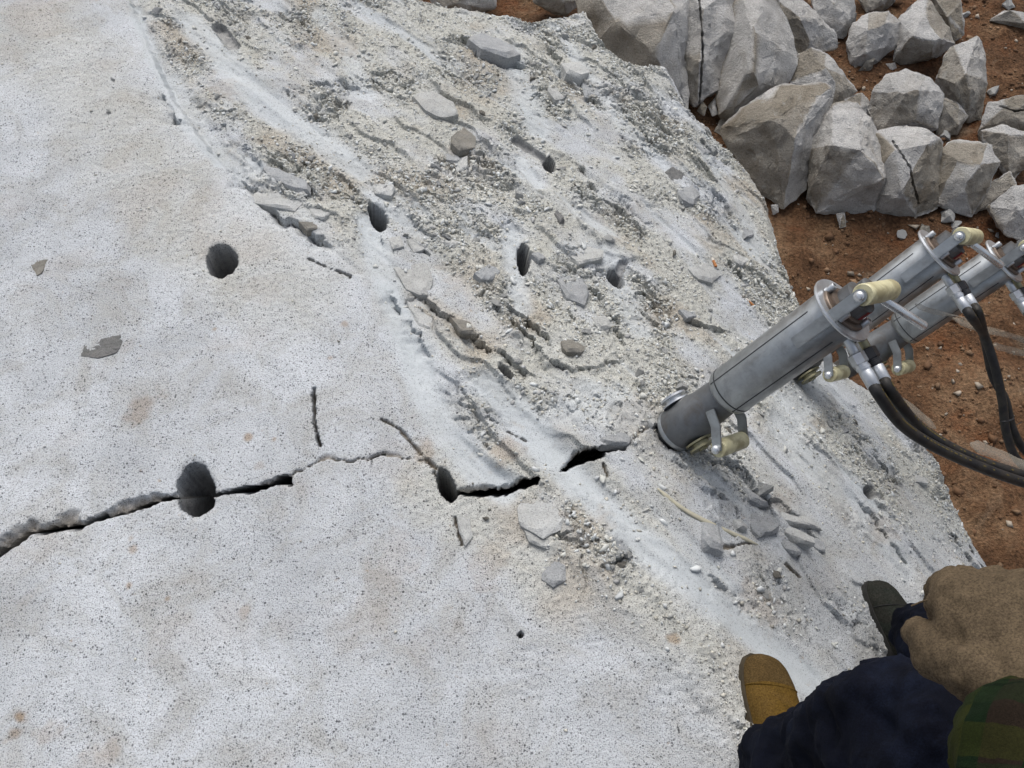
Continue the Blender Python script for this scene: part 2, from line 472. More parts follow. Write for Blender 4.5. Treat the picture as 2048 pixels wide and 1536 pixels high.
# dust-smooth chutes: polylines in picture points with half widths in metres
chutes = [
    ([(265, 10), (310, 130), (380, 260), (440, 330)], 0.020, 0.9),
    ([(380, 40), (450, 120), (540, 215), (640, 275), (720, 345)], 0.055, 0.85),
    ([(340, 150), (420, 280), (480, 345)], 0.03, 0.5),
    ([(735, 440), (755, 520), (790, 610), (835, 740), (875, 840), (960, 945), (1010, 975)], 0.040, 1.0),
    ([(960, 770), (1040, 830), (1120, 930)], 0.045, 0.9),
    ([(1110, 915), (1160, 970), (1240, 1050), (1330, 1130), (1440, 1215), (1530, 1290), (1620, 1370)], 0.045, 1.0),
    ([(1020, 110), (1045, 180), (1075, 260)], 0.05, 0.75),
    ([(1110, 60), (1170, 150), (1250, 260), (1350, 350)], 0.028, 0.6),
    ([(1040, 320), (1075, 380)], 0.02, 0.8),
    ([(1020, 470), (1030, 540), (1045, 620)], 0.03, 0.8),
    ([(1215, 510), (1250, 600), (1280, 660)], 0.04, 0.6),
    ([(1180, 790), (1240, 850)], 0.05, 0.6),
    ([(1620, 760), (1560, 870), (1620, 930)], 0.06, 0.6),
    ([(1560, 880), (1700, 1000), (1800, 1130)], 0.05, 0.5),
    ([(640, 30), (700, 120), (730, 190)], 0.035, 0.5),
    ([(1400, 300), (1480, 420), (1550, 560)], 0.035, 0.5),
    ([(830, 700), (860, 800)], 0.05, 0.6),
    ([(1130, 830), (1230, 800), (1290, 850)], 0.05, 0.55),
]
smooth = np.zeros_like(X)
wob = 0.012 * fbm(X * 9, Y * 9, 3, 3)
for pts, w, a in chutes:
    d, _, _ = polyd(X, Y, hp(pts))
    smooth = np.maximum(smooth, a * (1 - sstep(0.35 * w, 1.25 * w, d + wob)))
smooth *= 0.85 + 0.3 * fbm(al * 5, ac * 22, 3, 40)
smooth = np.clip(smooth, 0, 1)
# extra smooth patches follow streaks parallel to the ridge
streak = fbm(al * 2.2, ac * 11, 4, 21)
smooth = np.maximum(smooth, zone * 0.6 * sstep(0.28, 0.60, streak))
gritn = fbm(al * 3.0, ac * 6.0, 5, 31)
grit = zone * sstep(-0.35, 0.25, gritn + 0.12)
gl, _, _ = polyd(X, Y, hp([(60, 60), (160, 160), (260, 260), (330, 380), (430, 470), (560, 560)]))
grit = np.maximum(grit, (1 - sstep(0.04, 0.22, gl + 0.10 * fbm(X * 5, Y * 5, 4, 33))) * 0.5 * (1 - zone))
g2, _, _ = polyd(X, Y, hp([(880, 960), (960, 1040), (1060, 1090), (1120, 1170)]))
grit = np.maximum(grit, (1 - sstep(0.03, 0.12, g2 + 0.05 * fbm(X * 8, Y * 8, 4, 35))) * 0.8)
lower = sstep(0.0, 0.25, sR) * sstep(0.0, 0.5, X - 0.15) * (1 - sstep(0.7, 1.0, Y))
grit = np.clip(grit * (1 - 0.95 * smooth) * (1 - 0.75 * lower), 0, 1)

Z = H0(X, Y)
# broad undulation
Z += 0.010 * fbm(X * 1.7, Y * 1.7, 3, 5) * (0.5 + zone)
Z += 0.0016 * fbm(X * 14, Y * 14, 4, 7)
# scarp along the ridge and furrows beside it
scar_n = 0.5 + 0.5 * np.clip(fbm(al * 4, ac * 2, 3, 51) * 2.0, -1, 1)
fade = 0.25 * sstep(0.55, 0.95, Y) + 0.75 * sstep(1.15, 1.5, Y)
Z -= fade * 0.028 * (0.35 + 0.65 * scar_n) * sstep(0.0, 0.016, sR + 0.006 * fbm(X * 40, Y * 40, 3, 52)) * np.exp(-np.clip(sR, 0, 9) / 0.13)
fur = fbm(al * 1.5, ac * 7.5, 4, 61)
Z += zone * (0.024 * (0.5 - np.abs(fur)) + 0.0042 * fbm(al * 5, ac * 20, 4, 62) * (1 - 0.6 * smooth))
# chute hollows
Z -= 0.010 * smooth * zone
# small steps parallel to the ridge (spalled layers)
st = ac * 9 + 0.9 * fbm(al * 3.2, ac * 3.2, 4, 71)
fr = st - np.floor(st)
Z += zone * (1 - smooth) * 0.012 * (sstep(0.0, 0.07, fr) - fr) * sstep(-0.1, 0.3, fbm(al * 2.5, ac * 4, 3, 72))
# broken flakes
flk = zone * (1 - smooth) * sstep(0.0, 0.30, fbm(X * 3.6, Y * 3.6, 3, 83) + 0.14) * (1 - 0.5 * lower)
wb1, wb2 = fbm(X * 9, Y * 9, 4, 81), fbm(X * 9, Y * 9, 4, 82)
for (fa, fc, seed, a_h, a_t, gap, gw, thr) in ((7.0, 13.0, 14, 0.014, 0.016, 0.010, 0.035, -0.05), (16.0, 27.0, 4, 0.010, 0.014, 0.010, 0.055, -0.15), (36.0, 56.0, 24, 0.0055, 0.009, 0.006, 0.09, -0.3)):
    f1, f2, cid, ox, oy = worley(al * fa + 1.1 * wb1, ac * fc + 1.1 * wb2, seed, True)
    ta = cid * 43.0
    pick = sstep(thr, thr + 0.2, fbm(al * 2.6 + seed, ac * 4.4, 3, 84 + seed)) * ((cid * 7.31) % 1.0 > 0.25)
    Z += flk * pick * ((cid - 0.45) * a_h + a_t * (ox * np.cos(ta) + oy * np.sin(ta)) - gap * np.exp(-(f2 - f1) / gw))
# crumbs
f1, f2, cid2 = worley(X * 72, Y * 72, 9)
Z += grit * 0.0045 * np.clip(0.62 - f1, 0, 1) * (0.3 + 1.4 * cid2)
f1, f2, cid3 = worley(X * 135 + 5, Y * 135, 12)
Z += (grit * 0.0030 + 0.0004) * np.clip(0.6 - f1, 0, 1) * (0.3 + 1.2 * cid3)
Z += (0.0007 + 0.0022 * grit) * fbm(X * 90, Y * 90, 3, 91) * (1 - 0.7 * smooth)
# boot tread prints pressed into the dust
for (cx, cy, ang, n, w, L, sp) in [(1365, 1385, -8, 5, 0.006, 0.055, 0.021), (1180, 1260, 20, 5, 0.005, 0.050, 0.016), (1430, 1500, -5, 5, 0.005, 0.05, 0.016), (1420, 1310, 22, 5, 0.004, 0.03, 0.015), (1060, 1350, 15, 5, 0.005, 0.04, 0.02), (1290, 1180, -50, 5, 0.005, 0.07, 0.02), (1090, 1240, 28, 6, 0.004, 0.022, 0.009)]:
    c = hit(cx, cy); a = math.radians(-ang)
    u = (X - c.x) * math.cos(a) + (Y - c.y) * math.sin(a); v = -(X - c.x) * math.sin(a) + (Y - c.y) * math.cos(a)
    v = v + 0.004 * np.sin(u * 180)
    env = (1 - sstep(L * 0.75, L, np.abs(u))) * (1 - sstep(n * sp * 0.4, n * sp * 0.55, np.abs(v)))
    Z -= 0.0019 * env * np.clip(np.cos(v / sp * 2 * np.pi), 0, 1) ** 2
# jagged ledges where layers have spalled off
for pts, stp, dd in [([(500, 372), (540, 412), (585, 446), (640, 478)], 0.014, 0.02), ([(775, 585), (800, 622), (845, 690)], 0.010, 0.008), ([(845, 596), (905, 642), (975, 702), (1048, 746)], 0.014, 0.025), ([(1330, 262), (1372, 300), (1412, 346)], 0.014, 0.0), ([(1140, 325), (1165, 345), (1185, 372)], 0.010, 0.01), ([(1436, 492), (1455, 525), (1480, 552)], 0.012, 0.02), ([(930, 82), (955, 112), (1000, 122), (1040, 132)], 0.018, 0.03), ([(328, 196), (346, 232), (372, 246)], 0.010, 0.02), ([(560, 330), (600, 356), (630, 388)], 0.012, 0.02), ([(1190, 590), (1230, 640), (1250, 700)], 0.010, 0.015), ([(1330, 620), (1380, 650), (1430, 660)], 0.010, 0.015), ([(1100, 110), (1150, 180), (1200, 215)], 0.012, 0.02), ([(690, 360), (740, 410), (760, 470)], 0.008, 0.01), ([(1480, 930), (1500, 985), (1560, 1010), (1610, 1060)], 0.012, 0.01), ([(1720, 1010), (1790, 1100), (1840, 1180)], 0.006, 0.006), ([(1900, 1060), (1940, 1120), (1965, 1150)], 0.010, 0.02), ([(1040, 660), (1090, 720), (1140, 745), (1210, 730)], 0.012, 0.02), ([(1000, 610), (1060, 640), (1100, 690)], 0.009, 0.015)]:
    dL, sL, _ = polyd(X, Y, hp(pts))
    sgn = dL * sL + 0.020 * fbm(X * 17, Y * 17, 4, 131) + 0.006 * fbm(X * 70, Y * 70, 2, 132)
    brk = sstep(-0.35, 0.25, fbm(X * 15, Y * 15, 3, 133)); stp = stp * (0.3 + brk); dd = dd * brk
    Z -= np.where(sgn < 0, stp * (1 - sstep(0.004, 0.055, -sgn)), -0.3 * stp * (1 - sstep(0.0, 0.05, sgn))) * (dL < 0.09)
    Z -= dd * (1 - sstep(0.0012, 0.0034, np.abs(sgn))) * (dL < 0.05)
# right and far edge of the block
edge_px = [(560, -190), (720, -70), (840, -4), (930, 14), (1010, 28), (1065, 46), (1110, 36), (1172, 14), (1192, 62), (1215, 100), (1262, 132), (1335, 136), (1362, 190), (1400, 240), (1450, 292), (1500, 345), (1532, 400), (1552, 470), (1572, 540), (1596, 606), (1640, 690), (1700, 752), (1770, 800), (1835, 868), (1880, 930), (1925, 1030), (1960, 1095), (1992, 1150), (2060, 1262), (2140, 1400)]
E = [(-2.9, 3.4)] + [(p[0], p[1]) for p in hp(edge_px)] + [(1.75, -0.3), (1.75, -1.9)]
dE, sE, _ = polyd(X, Y, E)
pin = np.zeros(X.shape, bool)         # inside the outline?
poly = E + [(-2.9, -1.9)]
for (ax_, ay_), (bx_, by_) in zip(poly, poly[1:] + poly[:1]):
    if ay_ != by_:
        cr_ = ((ay_ > Y) != (by_ > Y)) & (X < (bx_ - ax_) * (Y - ay_) / (by_ - ay_) + ax_)
        pin ^= cr_
eo = np.where(pin, -dE, dE)           # positive: off the block
eo = np.where((Y < -1.2), np.maximum(eo, -1.2 - Y), eo)
eo = np.where((X < -2.3), np.maximum(eo, -2.3 - X), eo)
eo = eo + 0.006 * fbm(X * 22, Y * 22, 4, 95)
Z -= 0.020 * sstep(-0.035, 0.0, eo) + np.clip(eo, 0, 9) * 5.5 + 0.04 * sstep(0, 0.1, eo) * fbm(X * 6, Y * 6, 4, 96)
PX, PY, PZ = X.copy(), Y.copy(), Z.copy()

# drilled holes
# (picture point, half axes and tilt of the mouth as seen, depth, lean towards the face normal)
holes = [(443, 521, 34, 31, 90, 0.40, 0.0), (391, 978, 55, 38, 86, 0.42, 0.05), (893, 970, 36, 16, 68, 0.35, 0.5), (756, 433, 27, 15, 62, 0.13, 0.8), (1047, 522, 31, 13, 85, 0.13, 0.85), (1231, 556, 22, 14, 55, 0.07, 0.9), (1098, 330, 18, 12, 65, 0.08, 0.9), (1013, 749, 18, 9, 40, 0.035, 0.9), (1738, 986, 15, 10, 55, 0.05, 0.9), (1042, 1269, 6, 6, 0, 0.03, 0.5), (742, 416, 10, 6, 60, 0.06, 0.8)]
holemask = np.zeros_like(X)
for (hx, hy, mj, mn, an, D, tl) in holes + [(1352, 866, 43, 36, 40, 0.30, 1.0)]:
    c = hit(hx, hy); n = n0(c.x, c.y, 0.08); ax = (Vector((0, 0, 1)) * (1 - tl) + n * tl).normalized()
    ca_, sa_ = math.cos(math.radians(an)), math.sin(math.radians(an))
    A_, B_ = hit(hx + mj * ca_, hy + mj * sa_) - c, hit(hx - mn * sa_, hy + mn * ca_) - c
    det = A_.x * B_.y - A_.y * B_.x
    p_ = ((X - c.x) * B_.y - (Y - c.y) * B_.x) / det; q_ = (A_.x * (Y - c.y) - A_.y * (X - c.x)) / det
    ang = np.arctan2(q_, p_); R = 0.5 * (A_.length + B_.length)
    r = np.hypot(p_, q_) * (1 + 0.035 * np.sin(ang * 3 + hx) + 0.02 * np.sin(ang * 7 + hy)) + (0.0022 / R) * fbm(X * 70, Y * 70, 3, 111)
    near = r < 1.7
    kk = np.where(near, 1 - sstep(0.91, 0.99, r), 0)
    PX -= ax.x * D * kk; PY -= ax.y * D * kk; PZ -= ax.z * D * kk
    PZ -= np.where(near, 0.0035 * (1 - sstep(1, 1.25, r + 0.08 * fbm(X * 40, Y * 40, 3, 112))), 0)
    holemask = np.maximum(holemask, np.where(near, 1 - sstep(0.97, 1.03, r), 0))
# half drill barrels left in the face (open grooves)
for a, b2, R in [((436, 50), (468, 95), 0.020), ((1032, 282), (1094, 322), 0.014), ((1245, 530), (1228, 560), 0.012), ((1760, 1000), (1738, 984), 0.008)]:
    pa, pb = hit(*a), hit(*b2)
    d, _, _ = polyd(X, Y, [tuple(pa), tuple(pb)])
    kk = np.sqrt(np.clip(1 - (d / R) ** 2, 0, 1))
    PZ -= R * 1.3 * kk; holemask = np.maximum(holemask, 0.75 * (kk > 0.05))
# the crack that the splitters opened
crack = [(-140, 1190, 16, 10), (-60, 1140, 16, 14), (0, 1098, 20, 16), (60, 1062, 13, 26), (150, 1052, 12, 30), (215, 1030, 9, 26), (290, 1008, 9, 30), (350, 992, 7, 20), (395, 1000, 7, 10), (440, 990, 6, 4), (500, 978, 11, 6), (575, 960, 17, 10), (584, 952, 1, 14), (640, 922, 0, 17), (700, 918, 0, 16), (735, 914, 1.2, 12), (752, 912, 6, 10), (775, 915, 1.2, 10), (838, 918, 0, 6), (866, 936, 0, 4), (893, 985, 9, 8), (930, 988, 13, 14), (1000, 980, 16, 14), (1070, 967, 16, 8), (1082, 963, 0, 1), (1118, 944, 0, 1), (1130, 937, 8, 4), (1160, 914, 17, 6), (1200, 908, 17, 4), (1246, 896, 13, 4), (1262, 884, 0, 2), (1285, 862, 0, 10), (1325, 850, 5, 10)]
cp = hp([(c[0], c[1]) for c in crack])
wv = [c[2] / F_PX * depth_of(p) * 0.5 for c, p in zip(crack, cp)]
bv = [c[3] / F_PX * depth_of(p) for c, p in zip(crack, cp)]
d, sd, (w, bw) = polyd(X, Y, cp, [wv, bv])
jag = 0.0060 * fbm(X * 60, Y * 60, 4, 101) + 0.009 * fbm(X * 20, Y * 20, 3, 102)
ds = d * sd + jag
deep = 1 - sstep(w * 0.9, w * 1.2 + 0.0006, np.abs(ds))
bwn = bw * np.clip(0.62 + 1.4 * fbm(X * 14, Y * 14, 3, 104), 0.08, 1.2)
tt = np.clip((ds - w) / (bwn + 1e-4), 0, 1)
spall = np.where(ds > 0, (1 - tt) ** 0.8 * (tt < 1), np.clip(1 - (-ds - w) / 0.004, 0, 1) * 0.25)
spall = spall * sstep(0.0, 0.004, bw) * (d < 0.08)
rag = np.clip(1 + 0.7 * fbm(X * 60, Y * 60, 3, 103), 0.4, 1.6)
dep = 0.34 * deep * sstep(0.001, 0.003, w) + (0.009 + 0.011 * sstep(0.001, 0.004, w)) * spall * rag
dep = dep * (holemask < 0.5); deep = deep * (holemask < 0.5)
PZ -= dep
# the break leans back under its far lip
under = 0.16 * deep * sstep(0.001, 0.003, w)
PX += under * 0.12; PY += under * 0.99
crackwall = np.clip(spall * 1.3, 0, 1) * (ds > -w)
# hairline cracks
hair = np.zeros_like(X)
for pts, w0, dd in [([(627, 770), (629, 850), (641, 892)], 0.0023, 0.03), ([(612, 515), (655, 535), (700, 552), (700, 556)], 0.0022, 0.025), ([(752, 832), (800, 858), (845, 912), (872, 935)], 0.0023, 0.010),
                    ([(1440, 1100), (1500, 1090)], 0.002, 0.01), ([(1940, 1090), (1968, 1140)], 0.003, 0.02), ([(1570, 1135), (1595, 1158)], 0.003, 0.012), ([(1205, 930), (1215, 955)], 0.002, 0.012), ([(1010, 865), (1050, 880)], 0.003, 0.012), ([(910, 1035), (925, 1090)], 0.003, 0.012)]:
    d, _, _ = polyd(X, Y, hp(pts))
    k = (1 - sstep(w0 * 0.5, w0 * 1.25, d + 0.5 * jag))
    k = k * (holemask < 0.5); PZ -= dd * k; hair = np.maximum(hair, k)
# stains; the smudges beside the splitters paint their shade onto the rock
stain = np.zeros_like(X); smudge_shade = np.zeros_like(X)
for (sx, sy, r, a) in [(280, 810, 0.035, 0.55), (255, 690, 0.02, 0.2), (40, 1435, 0.016, 1.0), (30, 1465, 0.014, 0.7), (770, 1150, 0.05, 0.25), (740, 1230, 0.06, 0.2), (795, 1100, 0.04, 0.25), (265, 1098, 0.012, 0.7), (495, 874, 0.012, 0.9), (548, 877, 0.006, 0.8), (519, 930, 0.012, 0.35), (258, 1170, 0.007, 0.8), (335, 1197, 0.006, 0.8), (1345, 1280, 0.012, 0.8), (490, 1220, 0.014, 0.5), (90, 1475, 0.02, 0.35), (210, 1510, 0.03, 0.4), (1010, 905, 0.04, 0.5), (980, 1120, 0.05, 0.3), (1170, 1060, 0.06, 0.4), (60, 20, 0.08, 0.3), (850, 905, 0.03, 0.5), (690, 650, 0.008, 0.7), (660, 715, 0.006, 0.7), (430, 657, 0.006, 0.8), (1760, 1060, 0.05, 0.35), (1520, 1210, 0.05, 0.4), (1560, 1010, 0.04, 0.3), (440, 180, 0.06, 0.25), (650, 90, 0.1, 0.4), (870, 380, 0.08, 0.3), (950, 560, 0.08, 0.3)]:
    c = hit(sx, sy)
    dd = np.hypot(X - c.x, Y - c.y) * (1 + 0.9 * fbm(X * 25, Y * 25, 3, 121)) + 0.3 * r * fbm(X * 70, Y * 70, 2, 122)
    stain = np.maximum(stain, a * (1 - sstep(r * 0.35, r * 1.2, dd)))
for (sx, sy, r, a) in [(1240, 1098, 0.028, 0.6), (1225, 1112, 0.02, 0.35), (1170, 1072, 0.02, 0.3), (1000, 95, 0.025, 0.5), (1330, 870, 0.05, 0.45), (1400, 900, 0.05, 0.35), (390, 948, 0.018, 0.4), (1550, 1180, 0.02, 0.2), (1390, 905, 0.03, 0.4), (1600, 790, 0.05, 0.3)]:
    c = hit(sx, sy)
    dd = np.hypot(X - c.x, Y - c.y) * (1 + 0.7 * fbm(X * 18, Y * 18, 3, 123))
    smudge_shade = np.maximum(smudge_shade, a * (1 - sstep(r * 0.2, r * 1.4, dd)))
stain = np.maximum(stain, grit * 0.45 * sstep(0.1, 0.5, fbm(X * 4, Y * 4, 4, 124)))
stain = np.maximum(stain, 0.16 * sstep(0.2, 0.6, fbm(X * 6, Y * 6, 4, 125)) * (1 - smooth))

keep = eo < 0.30
ny, nx = X.shape
ids = np.arange(ny * nx).reshape(ny, nx)
q = np.stack([ids[:-1, :-1], ids[:-1, 1:], ids[1:, 1:], ids[1:, :-1]], -1).reshape(-1, 4)
kf = keep.ravel()
q = q[kf[q].all(1)]
used = np.zeros(ny * nx, bool); used[q.ravel()] = True
remap = np.cumsum(used) - 1
V = np.stack([PX, PY, PZ], -1).reshape(-1, 3)[used]
slab_me = quads_mesh("granite_block", V, remap[q])
one = np.ones_like(X)
col_attr(slab_me, "mask", np.stack([smooth, grit, np.clip(stain, 0, 1), one], -1).reshape(-1, 4)[used])
col_attr(slab_me, "mask2", np.stack([holemask, np.clip(smudge_shade, 0, 1), np.clip(np.maximum(crackwall * 0.75, hair * 0.9), 0, 1), one], -1).reshape(-1, 4)[used])
slab = link("granite_block", slab_me, M['slab'])
qz = V[remap[q], 2]                    # broken, steep faces keep crisp edges
slab_me.polygons.foreach_set("use_smooth", (qz.max(1) - qz.min(1)) < 0.0052)
slab_me.update()
tag(slab, "huge pale grey granite block with drilled holes and a long crack across it", "rock")
# surface lookup for things lying on the block
def zsurf(x, y):
    j = int(np.clip(np.searchsorted(gx, x), 1, nx - 1)); i = int(np.clip(np.searchsorted(gy, y), 1, ny - 1))
    return float(Z[i, j])
gzx = np.gradient(Z, axis=1) / np.gradient(X, axis=1); gzy = np.gradient(Z, axis=0) / np.gradient(Y, axis=0)

# ================================================================== ground
hx_ = axis_grid(-0.6, 4.2, 0.022, -60, 60, 1.25); hy_ = axis_grid(0.2, 6.4, 0.022, -60, 90, 1.25)
GX, GY = np.meshgrid(hx_, hy_)
def ground_h(x, y):
    return GROUND_Z + 0.05 * fbm(x * 0.7, y * 0.7, 3, 201) + 0.030 * fbm(x * 4, y * 4, 4, 202) + 0.012 * fbm(x * 13, y * 13, 3, 204)
GZ = ground_h(GX, GY)
f1, f2, cg = worley(GX * 11, GY * 11, 21)
GZ += 0.034 * np.clip(0.5 - f1, 0, 1) * cg * 2 * sstep(-0.2, 0.3, fbm(GX * 2, GY * 2, 3, 203))
far = np.maximum(np.hypot(GX - 1.5, GY - 3) - 6, 0)
GZ = np.where(far > 0, GROUND_Z + (GZ - GROUND_Z) * np.exp(-far * 0.02), GZ)
gny, gnx = GX.shape
gi = np.arange(gny * gnx).reshape(gny, gnx)
gq = np.stack([gi[:-1, :-1], gi[:-1, 1:], gi[1:, 1:], gi[1:, :-1]], -1).reshape(-1, 4)
gme = quads_mesh("ground", np.stack([GX, GY, GZ], -1).reshape(-1, 3), gq)
tag(link("ground", gme, M['soil']), "reddish brown bare quarry soil below the granite block", "soil", kind="structure")

# ------------------------------------------------------------------ grit and clods that nobody could count
OCT = np.array([[1, 0, 0], [-1, 0, 0], [0, 1, 0], [0, -1, 0], [0, 0, 1], [0, 0, -1]], float)
OCF = np.array([[0, 2, 4], [2, 1, 4], [1, 3, 4], [3, 0, 4], [2, 0, 5], [1, 2, 5], [3, 1, 5], [0, 3, 5]])
def grains(name, P, S, cols, flat=0.7):
    n = len(P)
    v = OCT[None] * (0.65 + 0.7 * rng.random((n, 6, 1))) + 0.25 * rng.standard_normal((n, 6, 3))
    v[:, :, 2] *= flat
    a = rng.random(n) * 6.283; ca, sa = np.cos(a), np.sin(a)
    x = v[:, :, 0] * ca[:, None] - v[:, :, 1] * sa[:, None]; y = v[:, :, 0] * sa[:, None] + v[:, :, 1] * ca[:, None]
    v[:, :, 0] = x; v[:, :, 1] = y
    v = v * S[:, None, None] + P[:, None, :]
    f = OCF[None] + 6 * np.arange(n)[:, None, None]
    me = quads_mesh(name, v.reshape(-1, 3), f.reshape(-1, 3))
    col_attr(me, "tint", np.repeat(np.concatenate([cols, np.ones((n, 1))], 1), 6, axis=0))
    return link(name, me, M['grain'], smooth=False)
def sample(weight, n):
    wf = (weight * (eo < -0.01)).ravel(); cs = np.cumsum(wf); cs /= cs[-1]
    return np.searchsorted(cs, rng.random(n))
core = (X > -1.56) & (X < 1.42) & (Y > 0.02) & (Y < 2.92)
openmask = (1 - np.clip(holemask * 5 + (dep > 0.05), 0, 1))
N = 46000
idx = sample((0.0015 + grit ** 1.4 * (0.12 + 0.88 * zone) * (0.35 + 1.2 * flk)) * core * openmask, N)
S = np.clip(np.exp(rng.normal(math.log(0.0017), 0.5, N)), 0.0009, 0.0048)
P = np.stack([PX.ravel()[idx] + rng.uniform(-.002, .002, N), PY.ravel()[idx] + rng.uniform(-.002, .002, N), PZ.ravel()[idx] + S * 0.25], -1)
t = rng.random((N, 1)); v = rng.uniform(0.75, 1.2, (N, 1))
cols = np.where(t < 0.5, [[0.47, 0.46, 0.41]], np.where(t < 0.93, [[0.50, 0.52, 0.52]], [[0.32, 0.315, 0.28]])) * v
tag(grains("loose_grit", P, S, cols), "fine crumbly grit scattered over the granite block", "grit", kind="stuff")
N = 6800
w_f = (0.02 + grit ** 1.2 * (0.12 + 0.88 * zone) * (0.2 + 1.6 * flk)) * core * openmask * (zone > 0.3)
idx = sample(w_f, N)
S = np.clip(np.exp(rng.normal(math.log(0.0052), 0.45, N)), 0.0025, 0.014)
nrm = np.stack([-gzx.ravel()[idx] * 0.6, -gzy.ravel()[idx] * 0.6, np.ones(N)], -1) + 0.35 * rng.standard_normal((N, 3))
nrm /= np.linalg.norm(nrm, axis=1, keepdims=True)
P = np.stack([PX.ravel()[idx], PY.ravel()[idx], PZ.ravel()[idx] + S * 0.12], -1)
ref = rng.standard_normal((N, 3)); tx_ = np.cross(nrm, ref); tx_ /= np.linalg.norm(tx_, axis=1, keepdims=True); ty_ = np.cross(nrm, tx_)
frag_v, frag_f, frag_c, base_i = [], [], [], 0
protos = []
for i in range(10):
    bm = bmesh.new()
    for _ in range(12):
        v_ = rng.standard_normal(3); v_ /= np.linalg.norm(v_)
        bm.verts.new(v_ * (1.0, 0.62, 0.34) * rng.uniform(0.75, 1.1))
    g_ = bmesh.ops.convex_hull(bm, input=bm.verts)
    bmesh.ops.delete(bm, geom=[q_ for q_ in g_['geom_interior'] if isinstance(q_, bmesh.types.BMVert)], context='VERTS')
    bm.verts.index_update()
    protos.append((np.array([v_.co[:] for v_ in bm.verts]), np.array([[v_.index for v_ in f_.verts] for f_ in bm.faces]))); bm.free()
pk = rng.integers(0, 10, N); sh = rng.random(N); vv = rng.uniform(0.85, 1.15, N)
for i in range(N):
    pv, pf = protos[pk[i]]
    q_ = pv * S[i]
    frag_v.append(P[i] + q_[:, :1] * tx_[i] + q_[:, 1:2] * ty_[i] + q_[:, 2:] * nrm[i])
    frag_f.append(pf + base_i); base_i += len(pv)
    c_ = (np.array([0.47, 0.48, 0.455]) if sh[i] < 0.6 else np.array([0.50, 0.525, 0.53]) if sh[i] < 0.9 else np.array([0.37, 0.375, 0.37])) * vv[i]
    frag_c.append(np.tile([*c_, 1.0], (len(pv), 1)))
fme = quads_mesh("stone_fragments", np.concatenate(frag_v), np.concatenate(frag_f))
col_attr(fme, "tint", np.concatenate(frag_c))
tag(link("stone_fragments", fme, M['grain'], smooth=False), "countless little angular stone crumbs strewn over the broken slope of the block", "grit", kind="stuff")
N = 26000
gx2 = rng.uniform(0.2, 4.2, N); gy2 = rng.uniform(0.4, 6.0, N)
dn = fbm(gx2 * 1.8, gy2 * 1.8, 3, 211)
sel = rng.random(N) < sstep(-0.5, 0.4, dn); gx2, gy2 = gx2[sel], gy2[sel]; N = len(gx2)
S = np.clip(np.exp(rng.normal(math.log(0.0048), 0.62, N)), 0.0018, 0.034)
P = np.stack([gx2, gy2, ground_h(gx2, gy2) + S * 0.3], -1)
t = rng.random((N, 1)); v = rng.uniform(0.7, 1.25, (N, 1))
cols = np.where(t < 0.55, [[0.135, 0.078, 0.045]], np.where(t < 0.85, [[0.20, 0.13, 0.08]], [[0.31, 0.27, 0.22]])) * v
tag(grains("soil_crumbs", P, S, cols), "crumbs of red soil and small grit on the ground", "soil", kind="stuff")

# ================================================================== stones lying on the block
def rough(me, amp, freq, seed):
    """uneven break surfaces: push vertices along their normals"""
    n = len(me.vertices)
    co = np.empty(n * 3, np.float32); me.vertices.foreach_get("co", co); co = co.reshape(-1, 3)
    no = np.empty(n * 3, np.float32); me.vertex_normals.foreach_get("vector", no) if hasattr(me.vertex_normals, "foreach_get") else None
    no = no.reshape(-1, 3)
    for i in range(n):
        p = Vector(co[i]) * freq + Vector((seed, seed * 1.7, -seed))
        a = mnoise.fractal(p, 0.9, 2.1, 5) + 0.5 * (0.5 - mnoise.cell(p * 0.9)) * 0
        co[i] += no[i] * (amp * a)
    me.vertices.foreach_set("co", co.ravel()); me.update()
def hull_mesh(name, pts, cuts=3, amp=0.004, freq=25, bevel=0.0, seed=1.0, tint=None, chops=0):
    bm = bmesh.new()
    for p in pts: bm.verts.new(p)
    r = bmesh.ops.convex_hull(bm, input=bm.verts)
    bmesh.ops.delete(bm, geom=[g for g in r['geom_interior'] if isinstance(g, bmesh.types.BMVert)], context='VERTS')
    bmesh.ops.dissolve_limit(bm, angle_limit=math.radians(9), verts=bm.verts, edges=bm.edges)
    kc = random.Random(int(seed * 1000) + 9)
    for _ in range(chops):           # knock corners off
        dv = Vector((kc.gauss(0, 1), kc.gauss(0, 1), kc.gauss(0, 0.8))).normalized()
        mx = max(v.co.dot(dv) for v in bm.verts)
        bmesh.ops.bisect_plane(bm, geom=bm.verts[:] + bm.edges[:] + bm.faces[:], plane_co=dv * mx * kc.uniform(0.80, 0.94), plane_no=dv, clear_outer=True)
        ed = [e for e in bm.edges if e.is_boundary]
        if ed: bmesh.ops.contextual_create(bm, geom=ed)
    if tint is not None:
        lay = bm.verts.layers.float_color.new("face_tint")
    if bevel > 0:
        bmesh.ops.bevel(bm, geom=bm.edges[:], offset=bevel, segments=1, affect='EDGES')
    bmesh.ops.triangulate(bm, faces=bm.faces)
    if cuts:
        L = max(e.calc_length() for e in bm.edges) / (cuts + 1)
        for _ in range(6):
            ed = [e for e in bm.edges if e.calc_length() > L * 1.35]
            if not ed or len(bm.faces) > 9000: break
            bmesh.ops.subdivide_edges(bm, edges=ed, cuts=1)
            bmesh.ops.triangulate(bm, faces=[f for f in bm.faces if len(f.verts) > 3])
    if tint is not None:
        lay = bm.verts.layers.float_color["face_tint"]
        bm.normal_update()
        for v in bm.verts:
            v[lay] = tint(v.normal, v.co)
    me = bpy.data.meshes.new(name); bm.to_mesh(me); bm.free()
    if amp > 0: rough(me, amp, freq, seed)
    return me
